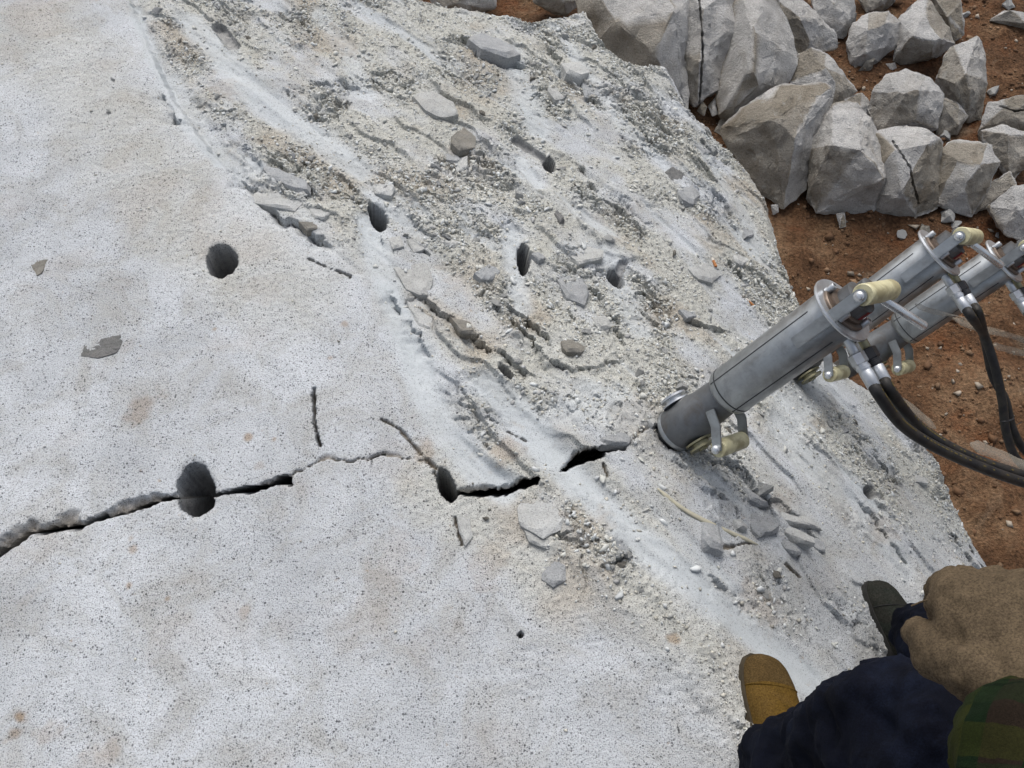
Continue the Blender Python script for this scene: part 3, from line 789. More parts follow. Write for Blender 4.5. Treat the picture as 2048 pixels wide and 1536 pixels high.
def slab_stone(poly, thick, label, mat='chip', name="stone_flake", tilt=0.0, cat="stone", inset=0.8):
    base = [hit(px, py) for px, py in poly]
    c = sum(base, Vector()) / len(base)
    zc = zsurf(c.x, c.y); n = n0(c.x, c.y)
    size = max((p - c).length for p in base)
    k = random.Random(int(poly[0][0] * 7 + poly[0][1]))
    pts = []
    ta = k.uniform(-0.9, 0.9); td = Vector((math.sin(ta), -math.cos(ta), 0))   # the flake lifts on its camera side
    ring = []
    for p, q in zip(base, base[1:] + base[:1]):
        ring += [p - c, (p - c) * 0.62 + (q - c) * 0.38 + (p + q - 2 * c) * k.uniform(-0.03, 0.05)]
    for q in ring:
        lift = 0.55 + 0.55 * q.dot(td) / size
        q = q * k.uniform(0.94, 1.05)
        pts.append(q * 1.04 - n * 0.014)
        pts.append(q + n * (thick * 0.80 * lift * k.uniform(0.75, 1.1)))
        pts.append(q * inset * k.uniform(0.8, 1.08) + n * (thick * lift * k.uniform(0.9, 1.15)))
    me = hull_mesh(name, pts, 9, size * 0.035, 2.6 / max(size, 0.01), 0.0, k.uniform(0, 50))
    rough(me, min(size * 0.03, 0.0018), 130.0, k.uniform(0, 50))
    o = link(name, me, M[mat], angle=24)
    o.location = Vector((c.x, c.y, max(zc, c.z - 0.01) - 0.22 * thick))
    if tilt: o.rotation_euler = (tilt, tilt * 0.5, 0)
    tag(o, label, cat, "larger stones lying on the granite block")
    return o
SL = [
    ([(828, 207), (870, 200), (905, 222), (918, 248), (890, 254), (850, 236)], 0.024, "pale leaf-shaped stone flake tilted over a dark gap", 'chip', 0.10),
    ([(902, 285), (928, 262), (950, 280), (950, 306), (918, 318), (902, 302)], 0.026, "rounded brownish stone half sunk in the grit", 'chip_brown', 0),
    ([(866, 307), (898, 300), (922, 322), (915, 336), (882, 322)], 0.016, "blue-grey wet-looking chip beside the rounded brownish stone", 'chip_blue', 0),
    ([(908, 332), (934, 318), (937, 344), (914, 354)], 0.014, "squarish pale chip below the rounded brownish stone", 'chip', 0),
    ([(524, 334), (560, 343), (612, 370), (622, 396), (588, 388), (545, 362)], 0.028, "long dark-edged stone splinter leaning on a broad pale flake", 'chip_blue', 0.08),
    ([(500, 388), (540, 363), (602, 396), (606, 412), (588, 426), (540, 412), (504, 402)], 0.020, "broad pale flat flake under a dark-edged splinter", 'chip', 0),
    ([(620, 420), (645, 408), (665, 430), (650, 445), (628, 440)], 0.012, "thin pale chip at the end of the broad flat flake", 'chip', 0.05),
    ([(598, 448), (640, 444), (645, 458), (615, 466)], 0.008, "dark earthy sliver below the broad pale flat flake", 'chip_brown', 0),
    ([(742, 366), (772, 354), (792, 384), (782, 402), (750, 392)], 0.018, "lumpy pale crumbling stone just above a drilled hole", 'chip', 0),
    ([(800, 372), (832, 362), (842, 384), (812, 396)], 0.014, "pale rough chip beside the lumpy crumbling stone", 'chip', 0),
    ([(1142, 520), (1172, 500), (1203, 514), (1202, 533), (1155, 540)], 0.024, "bright wedge-shaped stone standing out on the grit", 'chip', 0),
    ([(788, 537), (850, 530), (866, 562), (855, 596), (812, 584)], 0.010, "wide thin slab of pale stone beside the dusty chute", 'chip', 0),
    ([(808, 592), (840, 600), (870, 640), (862, 668), (834, 656)], 0.018, "long tapering pale flake at the edge of the dusty chute", 'chip', 0.05),
    ([(1112, 562), (1160, 550), (1176, 590), (1166, 622), (1132, 604)], 0.020, "smooth bluish stone half buried below the bright wedge-shaped stone", 'chip_blue', 0),
    ([(1351, 384), (1382, 374), (1394, 398), (1380, 419), (1360, 406)], 0.026, "blue-grey angular stone on the slope near the boulders", 'chip_blue', 0),
    ([(1326, 350), (1345, 334), (1368, 345), (1360, 362), (1338, 366)], 0.012, "dark grey chip just above the blue-grey angular stone", 'chip_dark', 0),
    ([(1382, 287), (1410, 284), (1424, 302), (1405, 309)], 0.014, "small bluish stone by the block edge", 'chip_blue', 0),
    ([(1372, 545), (1412, 528), (1442, 552), (1418, 572), (1390, 566)], 0.018, "pale undercut lump beside an orange cigarette end", 'chip', 0),
    ([(1462, 512), (1492, 510), (1499, 530), (1478, 538), (1464, 530)], 0.018, "pale knobbly stone beside a dark furrow near the soil", 'chip', 0),
    ([(1512, 526), (1545, 541), (1540, 554), (1514, 548)], 0.012, "thin pale flake at the very edge of the block", 'chip', 0),
    ([(1484, 458), (1502, 462), (1504, 476), (1488, 478)], 0.014, "small dark stone near the edge above the knobbly stone", 'chip_blue', 0),
    ([(932, 92), (962, 76), (1002, 88), (1038, 124), (1012, 136), (960, 120)], 0.040, "bluish rock knob with dark shadowed hollows near the far edge", 'chip_blue', 0.06),
    ([(942, 104), (956, 98), (962, 112), (948, 116)], 0.030, "dark chip standing in for the shaded hollow under the bluish rock knob", 'chip_dark', 0),  # dark chip put where the hollow is only in shade
    ([(1122, 142), (1160, 132), (1176, 158), (1158, 176), (1128, 168)], 0.026, "round pale stone in a crumbly cluster by the far corner", 'chip', 0),
    ([(1160, 172), (1192, 164), (1199, 198), (1168, 204)], 0.022, "grey stone next to the round pale one by the far corner", 'chip_blue', 0),
    ([(1098, 172), (1122, 176), (1132, 206), (1108, 214), (1094, 194)], 0.018, "crumbling pale lump below the round stone by the far corner", 'chip', 0),
    ([(1040, 1006), (1108, 990), (1128, 1030), (1120, 1062), (1085, 1082), (1042, 1056), (1034, 1030)], 0.018, "large pale flake lying just below the crack", 'chip', 0),
    ([(1046, 1062), (1090, 1077), (1112, 1092), (1095, 1103), (1056, 1087)], 0.014, "narrow chip broken off under the large pale flake", 'chip', 0),
    ([(1084, 1122), (1110, 1110), (1131, 1130), (1130, 1163), (1106, 1179), (1083, 1160)], 0.013, "round flat stone pressed into the dusty surface", 'chip_blue', 0),
    ([(913, 1032), (938, 1025), (946, 1074), (931, 1092), (918, 1062)], 0.008, "thin upright flake lifting below the half-open hole", 'chip', 0),
    ([(1502, 1023), (1536, 1023), (1549, 1061), (1536, 1074), (1505, 1082), (1490, 1050)], 0.034, "broad grey stone in the pile beside the yellowish strip", 'chip_blue', 0),
    ([(1536, 1016), (1560, 1018), (1592, 1033), (1622, 1054), (1629, 1067), (1600, 1056), (1567, 1050), (1543, 1040)], 0.042, "long pointed stone with a dark gap beneath its tan tip", 'chip', 0.06),
    ([(1562, 1054), (1584, 1061), (1603, 1091), (1601, 1106), (1580, 1092), (1564, 1068)], 0.040, "narrow leaning stone under the long pointed one", 'chip', 0.08),
    ([(1604, 1078), (1622, 1067), (1643, 1085), (1644, 1108), (1628, 1108), (1610, 1096)], 0.022, "flat grey stone at the end of the pile near the dark boot", 'chip_blue', 0),
    ([(1479, 965), (1492, 972), (1520, 999), (1530, 1017), (1505, 1017), (1487, 1006)], 0.034, "dark sloping stone at the top of the small pile", 'chip_blue', 0),
    ([(1507, 975), (1524, 978), (1527, 998), (1514, 999)], 0.036, "bright chip resting on the dark sloping stone", 'chip', 0),
    ([(1402, 1047), (1430, 1049), (1436, 1085), (1432, 1116), (1409, 1105), (1398, 1085)], 0.030, "upright oblong stone left of the yellowish strip", 'chip_blue', 0),
    ([(1554, 1075), (1570, 1081), (1592, 1115), (1584, 1120), (1562, 1102)], 0.024, "slim grey splinter beside the narrow leaning stone", 'chip_blue', 0),
    ([(1463, 1043), (1481, 1039), (1491, 1057), (1481, 1068), (1466, 1064)], 0.022, "small rounded stone by the middle of the yellowish strip", 'chip', 0),
    ([(1826, 938), (1852, 960), (1849, 973), (1827, 966)], 0.016, "pale triangular chip near the hoses at the block edge", 'chip', 0),
    ([(163, 692), (190, 678), (240, 670), (247, 681), (233, 704), (195, 717), (162, 711)], 0.005, "dark grey flat chip stuck on the smooth pale face", 'chip_dark', 0),
    ([(58, 524), (96, 520), (86, 545), (75, 553)], 0.003, "small triangular grey scab on the smooth pale face", 'chip_brown', 0),
    ([(1188, 884), (1242, 868), (1264, 878), (1256, 894), (1202, 896)], 0.020, "broken lump hanging over the open crack", 'chip_blue', 0),
    ([(1100, 426), (1110, 422), (1127, 452), (1118, 458)], 0.016, "dark brown elongated stone among pale grit", 'chip_dark', 0),
    ([(776, 480), (800, 474), (809, 500), (786, 506)], 0.012, "squarish chip below the drilled hole in a broken row", 'chip', 0),
    ([(812, 480), (838, 470), (849, 496), (826, 506)], 0.013, "pale chip in the middle of the broken row", 'chip', 0),
    ([(878, 472), (910, 465), (928, 486), (906, 500), (882, 492)], 0.016, "pale oval flake at the end of the broken row", 'chip', 0),
    ([(948, 556), (985, 528), (1000, 548), (985, 566), (962, 570)], 0.016, "smooth grey stone left of the tall narrow hole", 'chip_blue', 0),
    ([(1180, 640), (1210, 632), (1222, 660), (1196, 672)], 0.016, "pale crumbling lump in the middle of the slope", 'chip', 0),
    ([(1120, 690), (1150, 676), (1172, 700), (1160, 716), (1130, 716)], 0.018, "greenish grey stone under the crumbling lump", 'chip_brown', 0),
    ([(900, 640), (940, 652), (952, 676), (920, 676)], 0.018, "dark tilted flake beside the tapering pale one", 'chip_brown', 0.06),
    ([(1355, 625), (1385, 628), (1392, 640), (1370, 644)], 0.010, "thin slate-like chip above the nearest splitter", 'chip_blue', 0),
    ([(1670, 855), (1690, 850), (1696, 866), (1678, 872)], 0.010, "small stone on the slope beside the steel tube", 'chip_blue', 0),
    ([(1060, 520), (1076, 512), (1090, 526), (1076, 538)], 0.016, "grey stone just right of the tall narrow hole", 'chip_blue', 0),
    ([(1290, 848), (1310, 838), (1318, 850), (1300, 862)], 0.014, "dusty lump beside the foot of the nearest splitter", 'chip', 0),
]
for poly, th, lab, mt, tl in SL:
    slab_stone(poly, th, lab, mt, tilt=tl)

# countable small chips
chip_protos = []
CHM = ['chip', 'chip', 'chip', 'chip_blue', 'chip', 'chip_brown', 'chip']
CHL = {'chip': 'pale', 'chip_blue': 'blue-grey', 'chip_brown': 'brownish'}
for i in range(14):
    k = random.Random(100 + i)
    pts = []
    for _ in range(13):
        v = Vector((k.gauss(0, 1), k.gauss(0, 1), k.gauss(0, 1))).normalized()
        pts.append(Vector((v.x * k.uniform(0.75, 1.0), v.y * k.uniform(0.45, 0.75), v.z * k.uniform(0.28, 0.5))))
    me = hull_mesh("stone_chip", pts, 2, 0.16, 2.2, 0.0, i * 3.1)
    me.materials.append(M[CHM[i % 7]])
    chip_protos.append(me)
def eo_at(x, y):
    if not (gx[0] < x < gx[-1] and gy[0] < y < gy[-1]): return 9.0
    return float(eo[min(np.searchsorted(gy, y), ny - 1), min(np.searchsorted(gx, x), nx - 1)])
def near_hole(x, y):
    return any((x - h.x) ** 2 + (y - h.y) ** 2 < 0.055 ** 2 for h in hole_c)
hole_c = [hit(h[0], h[1]) for h in holes]
wgt = (grit ** 1.5 * (0.15 + 1.6 * flk)) * core * openmask
idx = sample(wgt, 330)
cnt = 0
for j in idx:
    x, y, z = PX.ravel()[j], PY.ravel()[j], PZ.ravel()[j]
    rel = np.array([x, y, z]) - CAM; dz = rel @ FWD
    u, v = CXP + F_PX * rel[0] / dz, CYP - F_PX * (rel @ UPV) / dz
    if not (-10 < u < 2050 and -10 < v < 1540) or cnt >= 270: continue
    cnt += 1
    ci = random.randrange(14); shade = CHL[CHM[ci % 7]]
    o = link("stone_chip", chip_protos[ci], smooth=True)
    s = min(max(random.lognormvariate(math.log(0.010), 0.35), 0.006), 0.021)
    o.scale = (s * random.uniform(0.8, 1.3), s, s * random.uniform(0.8, 1.2))
    n = Vector((-gzx.ravel()[j] * 0.5, -gzy.ravel()[j] * 0.5, 1)).normalized()
    o.rotation_euler = (n.to_track_quat('Z', 'Y') @ Matrix.Rotation(random.uniform(0, 6.28), 3, 'Z').to_quaternion() @ Matrix.Rotation(random.gauss(0, 0.25), 3, 'X').to_quaternion()).to_euler()
    o.location = (x, y, z + s * 0.12)
    tag(o, "small loose " + shade + " stone chip lying in the grit on the block", "stone chip", "small loose " + shade + " chips in the grit on the granite block")
for me in chip_protos:
    me.polygons.foreach_set("use_smooth", np.ones(len(me.polygons), dtype=bool)); me.set_sharp_from_angle(angle=math.radians(22))

# ================================================================== boulders on the soil
SPLITS = {'whitish boulder with': [(1786, 283), (1806, 312), (1821, 335), (1826, 365), (1837, 405)], 'tall pale slab-like': [(1398, -10), (1404, 50), (1405, 110), (1402, 165), (1399, 205)], 'wide mauve-grey': [(2000, 212), (2030, 222), (2060, 218)]}
def boulder(poly, label, front=(), bottom=None, back=0.22, warm=0.5, bulge=0.10, seed=0, dz=0.0, cat="boulder"):
    k = random.Random(seed + 500)
    by = bottom if bottom is not None else max(p[1] for p in poly)
    bx = sum(p[0] for p in poly) / len(poly)
    _, Zb = ghit(bx, by)
    Zb += dz
    pts = [at(px, py, Zb + k.uniform(-0.02, 0.02)) for px, py in poly]
    c = sum(pts, Vector()) / len(pts)
    size = max((p - c).length for p in pts)
    f = Vector(FWD)
    pts = [c + (p - c) * 1.05 for p in pts]
    allp = list(pts)
    for p in pts:
        allp.append(c + (p - c) * k.uniform(0.55, 0.85) + f * size * back * k.uniform(1.0, 2.2))
    if front:
        for fx, fy, h in front: allp.append(at(fx, fy, Zb - h))
    else:
        n = k.randint(2, 4)
        a0 = k.uniform(0, 6.28)
        for i in range(n):
            a = a0 + i * 6.283 / n
            q = c + (Vector(RGT) * math.cos(a) + Vector(UPV) * math.sin(a)) * size * k.uniform(0.15, 0.5)
            allp.append(q - f * size * bulge * k.uniform(1.6, 3.6))
    allp = [p - c for p in allp]
    rp = {}
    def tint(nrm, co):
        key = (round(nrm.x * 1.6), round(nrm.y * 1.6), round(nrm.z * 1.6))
        if key not in rp: rp[key] = (k.random() < (min(1, warm * 1.7) if nrm.dot(Vector((-0.55, -0.75, 0.2))) > 0.25 else warm * 0.35), k.random())  # weathered-face tint; lower-left faces likelier brown, so the shaded side is in the colour
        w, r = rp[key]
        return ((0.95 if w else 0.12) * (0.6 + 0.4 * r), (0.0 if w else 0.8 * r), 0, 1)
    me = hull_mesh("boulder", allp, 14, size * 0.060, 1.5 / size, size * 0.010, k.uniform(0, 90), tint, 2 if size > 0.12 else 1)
    rough(me, size * 0.030, 4.5 / size, k.uniform(0, 50))
    rough(me, size * 0.017, 14.0 / size, k.uniform(0, 50))
    for key, line in SPLITS.items():
        if label.startswith(key):
            bm = bmesh.new(); bm.from_mesh(me); cv = Vector(CAM)
            def lined(v):
                p = np.array(v + c) - CAM; dz = p @ FWD
                u, w_ = CXP + F_PX * p[0] / dz, CYP - F_PX * (p @ UPV) / dz
                best = 1e9
                for (x0, y0), (x1, y1) in zip(line, line[1:]):
                    t = max(0, min(1, ((u - x0) * (x1 - x0) + (w_ - y0) * (y1 - y0)) / ((x1 - x0) ** 2 + (y1 - y0) ** 2)))
                    best = min(best, math.hypot(u - x0 - t * (x1 - x0), w_ - y0 - t * (y1 - y0)))
                return best + 2.2 * mnoise.noise(v * 60)
            for _ in range(3):
                ed = [e for e in bm.edges if e.calc_length() > 0.004 and lined((e.verts[0].co + e.verts[1].co) / 2) < 9]
                bmesh.ops.subdivide_edges(bm, edges=ed, cuts=1)
                bmesh.ops.triangulate(bm, faces=[f for f in bm.faces if len(f.verts) > 3])
            bm.normal_update()
            for v in bm.verts:
                q = lined(v.co)
                if q < 2.2 and v.normal.dot(Vector(FWD)) < 0: v.co += Vector(FWD) * 0.07 * min(1, (2.2 - q) / 1.0)
            bm.to_mesh(me); bm.free()
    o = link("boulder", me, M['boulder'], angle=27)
    o.location = c
    tag(o, label, cat, "broken granite boulders heaped on the red soil")
    return o
BL = [
    ([(1160, -60), (1320, -70), (1380, 0), (1372, 130), (1372, 230), (1300, 210), (1230, 170), (1180, 100)], "rough grey-brown boulder rising right behind the far corner of the block", (), 330, 0.2, 0.9),
    ([(1369, -20), (1470, -30), (1478, 55), (1457, 145), (1430, 190), (1396, 216), (1366, 175), (1359, 110), (1372, 57)], "tall pale slab-like boulder split by a long vertical crack", [(1408, 20, .10), (1400, 120, .10), (1440, 60, .05)], 300, 0.2, 0.1),
    ([(1478, -20), (1545, -25), (1562, 40), (1590, 75), (1597, 115), (1571, 167), (1527, 190), (1487, 226), (1438, 237), (1435, 197), (1466, 145), (1477, 80)], "tall boulder with a bright rounded flank beside the cracked slab", [(1505, 60, .16), (1502, 130, .18), (1520, 172, .14), (1560, 100, .10)], 300, 0.2, 0.4),
    ([(1553, 0), (1590, -4), (1630, 24), (1668, 68), (1674, 94), (1632, 108), (1597, 112), (1590, 79), (1562, 44)], "grey flat-faced boulder tucked behind the bright rounded one", (), 190, 0.2, 0.2),
    ([(1620, -30), (1707, -30), (1711, 35), (1686, 76), (1667, 70), (1632, 26)], "pale grey boulder at the back beside the knobbly one", (), 110, 0.2, 0.2),
    ([(1578, 167), (1597, 108), (1623, 98), (1654, 110), (1689, 149), (1713, 182), (1689, 208), (1658, 232), (1637, 222), (1600, 195)], "beige-grey domed boulder behind the two largest in front", (), 290, 0.2, 0.4),
    ([(1640, 215), (1690, 205), (1722, 188), (1742, 210), (1735, 240), (1690, 250), (1650, 250)], "low grey boulder wedged under the domed one", (), 270, 0.2, 0.3),
    ([(1694, 88), (1707, 48), (1737, 28), (1777, 22), (1799, 44), (1795, 88), (1774, 97), (1759, 123), (1729, 140), (1695, 128)], "knobbly pale boulder beside the pyramid-shaped one", [(1735, 60, .10), (1765, 50, .09), (1730, 105, .08)], None, 0.2, 0.1),
    ([(1797, 38), (1822, 10), (1851, -4), (1896, 57), (1909, 92), (1888, 114), (1808, 132), (1788, 118), (1797, 75)], "pyramid-shaped boulder with a pale top and dark brown underside", [(1825, 72, .13), (1850, 30, .08), (1880, 84, .13)], None, 0.15, 0.3),
    ([(1858, -20), (1905, -20), (1920, 30), (1928, 68), (1910, 86), (1873, 26)], "brownish boulder leaning behind the pyramid-shaped one", (), 90, 0.2, 0.7),
    ([(1904, 88), (1957, 66), (1970, 127), (1977, 167), (1961, 237), (1936, 243), (1895, 195), (1875, 153)], "tall pointed boulder standing alone on the soil", [(1930, 150, .12), (1915, 170, .10), (1950, 110, .06)], None, 0.2, 0.5),
    ([(1746, 184), (1773, 149), (1812, 142), (1851, 153), (1888, 186), (1874, 256), (1808, 268), (1760, 262), (1737, 219)], "broad rounded grey boulder behind the cracked white one", [(1800, 190, .10), (1835, 180, .10), (1830, 245, .06)], 285, 0.2, 0.2),
    ([(1878, 193), (1913, 202), (1936, 232), (1914, 268), (1873, 274)], "small ochre-brown boulder squeezed beside the broad rounded one", (), None, 0.2, 0.9),
    ([(1510, 197), (1566, 169), (1654, 164), (1657, 193), (1637, 228), (1616, 281), (1613, 377), (1566, 413), (1523, 386), (1496, 333), (1452, 281), (1446, 259)], "big angular boulder with a dark brown face and pale top facet", [(1541, 205, .12), (1548, 240, .16), (1592, 276, .15), (1500, 270, .06), (1570, 380, .05)], None, 0.25, 0.6),
    ([(1667, 213), (1711, 206), (1740, 237), (1770, 285), (1782, 360), (1745, 423), (1676, 412), (1632, 427), (1616, 395), (1619, 298), (1657, 245)], "biggest boulder in front with a pale top and brown stained face", [(1663, 290, .17), (1722, 300, .20), (1768, 355, .17), (1640, 390, .06)], None, 0.25, 0.35),
    ([(1752, 268), (1785, 262), (1834, 241), (1883, 272), (1881, 351), (1874, 412), (1834, 433), (1748, 423), (1728, 390), (1745, 310)], "whitish boulder with a dark split down its side", [(1790, 300, .13), (1855, 290, .12), (1800, 385, .12)], None, 0.22, 0.1),
    ([(1614, 281), (1637, 232), (1651, 259), (1624, 300)], "small pale boulder jammed between the two biggest", (), 330, 0.2, 0.2),
    ([(1881, 302), (1908, 281), (1974, 285), (2001, 324), (1983, 364), (1945, 432), (1875, 408)], "greenish grey boulder resting against the biggest pale one", [(1915, 320, .08), (1960, 330, .10), (1925, 375, .09)], None, 0.2, 0.4),
    ([(1957, 263), (2005, 252), (2070, 270), (2070, 310), (2018, 366), (1998, 329), (1974, 285)], "sloping brown-grey boulder behind the greenish one", (), None, 0.2, 0.5),
    ([(1978, 206), (2010, 198), (2070, 190), (2075, 268), (2005, 258), (1956, 265)], "wide mauve-grey boulder at the far right of the heap", (), 290, 0.2, 0.4),
    ([(1978, 412), (2022, 378), (2080, 360), (2090, 490), (2014, 472)], "pale flat-topped boulder above the farthest splitter", (), None, 0.2, 0.2),
    ([(1984, 364), (2018, 346), (2034, 372), (1980, 412), (1950, 428), (1946, 420)], "narrow brownish boulder between the greenish and flat-topped ones", (), None, 0.2, 0.7),
    ([(1708, -30), (1795, -30), (1790, 5), (1764, 26), (1733, 24)], "dark rounded boulder at the back above the knobbly one", (), None, 0.2, 0.6),
    ([(840, -60), (995, -60), (990, 14), (930, 26), (870, 20)], "pinkish pale boulder just beyond the far edge of the block", (), 70, 0.2, 0.3),
    ([(1045, -60), (1172, -60), (1168, 4), (1130, 24), (1098, 20), (1070, 4)], "pale boulder with an ochre side beyond the notch in the block edge", (), 80, 0.2, 0.3),
    ([(1440, 240), (1452, 232), (1500, 232), (1500, 262), (1460, 280), (1430, 262)], "low dark stone in the gap beside the block edge", (), 290, 0.2, 0.9),
    ([(1394, 222), (1404, 202), (1414, 214), (1408, 232)], "small brown stone wedged at the foot of the cracked slab", (), 300, 0.2, 0.9),
    ([(1416, 212), (1430, 196), (1436, 228), (1424, 232)], "small pale stone wedged at the foot of the cracked slab", (), 300, 0.2, 0.1),
    ([(1980, 40), (2010, 22), (2070, 30), (2070, 62), (2010, 44)], "long low stone lying on the bare soil at the back", (), None, 0.2, 0.5),
    ([(1700, 130), (1716, 126), (1722, 138), (1708, 144)], "small flat pale stone on soil below the knobbly boulder", (), None, 0.2, 0.1),
    ([(1770, 128), (1790, 126), (1794, 140), (1776, 146)], "small beige stone on soil below the pyramid-shaped boulder", (), None, 0.2, 0.3),
    ([(1757, 126), (1768, 130), (1768, 142), (1756, 140)], "tiny pale stone on soil between knobbly and broad boulders", (), None, 0.2, 0.1),
    ([(1542, 410), (1556, 408), (1558, 424), (1546, 430)], "small pale stone on soil under the big angular boulder", (), None, 0.2, 0.1),
    ([(1672, 428), (1690, 424), (1692, 452), (1680, 456)], "upright pale stone on soil below the biggest boulder", (), None, 0.2, 0.1),
]
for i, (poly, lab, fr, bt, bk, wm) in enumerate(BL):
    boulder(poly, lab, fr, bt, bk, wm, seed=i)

# small rubble in the gaps of the heap
kr = random.Random(77); made = 0
while made < 46:
    px_, py_ = kr.uniform(1420, 2046), kr.uniform(5, 470)
    if px_ < 1560 and py_ > 250: continue
    g, zz = ghit(px_, py_)
    if eo_at(g.x, g.y) < 0.35: continue
    made += 1
    o = link("rubble_stone", chip_protos[kr.randrange(14)])
    s = min(max(kr.lognormvariate(math.log(0.030), 0.5), 0.014), 0.085)
    o.scale = (s, s * kr.uniform(0.8, 1.3), s * kr.uniform(1.0, 1.7))
    o.rotation_euler = (kr.gauss(0, 0.4), kr.gauss(0, 0.4), kr.uniform(0, 6.28))
    o.location = (g.x, g.y, float(ground_h(np.array([g.x]), np.array([g.y]))[0]) + s * 0.2)
    tag(o, "small broken stone on the soil among the heaped boulders", "stone", "small rubble among the heaped boulders")

# ================================================================== hydraulic rock splitters
def lathe(bm, prof, seg=40, mtx=Matrix()):
    rings = []
    for z, r in prof:
        rings.append([bm.verts.new(mtx @ Vector((r * math.cos(2 * math.pi * i / seg), r * math.sin(2 * math.pi * i / seg), z))) for i in range(seg)])
    for a, b in zip(rings, rings[1:]):
        for i in range(seg): bm.faces.new((a[i], a[(i + 1) % seg], b[(i + 1) % seg], b[i]))
    bm.faces.new(rings[0][::-1]); bm.faces.new(rings[-1])
def box(bm, sx, sy, sz, mtx=Matrix(), bev=0.0):
    r = bmesh.ops.create_cube(bm, size=1.0, matrix=mtx @ Matrix.Diagonal((sx, sy, sz, 1)))
    if bev:
        es = list({e for v in r['verts'] for e in v.link_edges})
        bmesh.ops.bevel(bm, geom=es, offset=bev, segments=2, affect='EDGES')
def orient(p, zdir, xdir=None):
    z = Vector(zdir).normalized()
    x = Vector(xdir) if xdir is not None else (Vector((1, 0, 0)) if abs(z.x) < 0.9 else Vector((0, 1, 0)))
    x = (x - z * x.dot(z)).normalized(); y = z.cross(x)
    m = Matrix((x, y, z)).transposed().to_4x4(); m.translation = p
    return m
def tube(bm, pts, rad, seg=12, mtx=Matrix()):
    pts = [Vector(p) for p in pts]; rings = []
    up = Vector((0.3, 0.5, 0.8))
    for i, p in enumerate(pts):
        t = (pts[min(i + 1, len(pts) - 1)] - pts[max(i - 1, 0)]).normalized()
        x = (up - t * up.dot(t)).normalized(); y = t.cross(x); up = x
        r = rad[i] if isinstance(rad, list) else rad
        rings.append([bm.verts.new(mtx @ (p + (x * math.cos(2 * math.pi * j / seg) + y * math.sin(2 * math.pi * j / seg)) * r)) for j in range(seg)])
    for a, b in zip(rings, rings[1:]):
        for j in range(seg): bm.faces.new((a[j], a[(j + 1) % seg], b[(j + 1) % seg], b[j]))
    bm.faces.new(rings[0][::-1]); bm.faces.new(rings[-1])
def spline(pts, n=60):
    P = [Vector(p) for p in pts]; P = [P[0] * 2 - P[1]] + P + [P[-1] * 2 - P[-2]]
    out = []
    m = len(P) - 3
    for i in range(n + 1):
        s = min(i / n * m, m - 1e-6); j = int(s); t = s - j
        a, b, c, d = P[j:j + 4]
        out.append(0.5 * ((2 * b) + (c - a) * t + (2 * a - 5 * b + 4 * c - d) * t * t + (3 * b - a - 3 * c + d) * t ** 3))
    return out
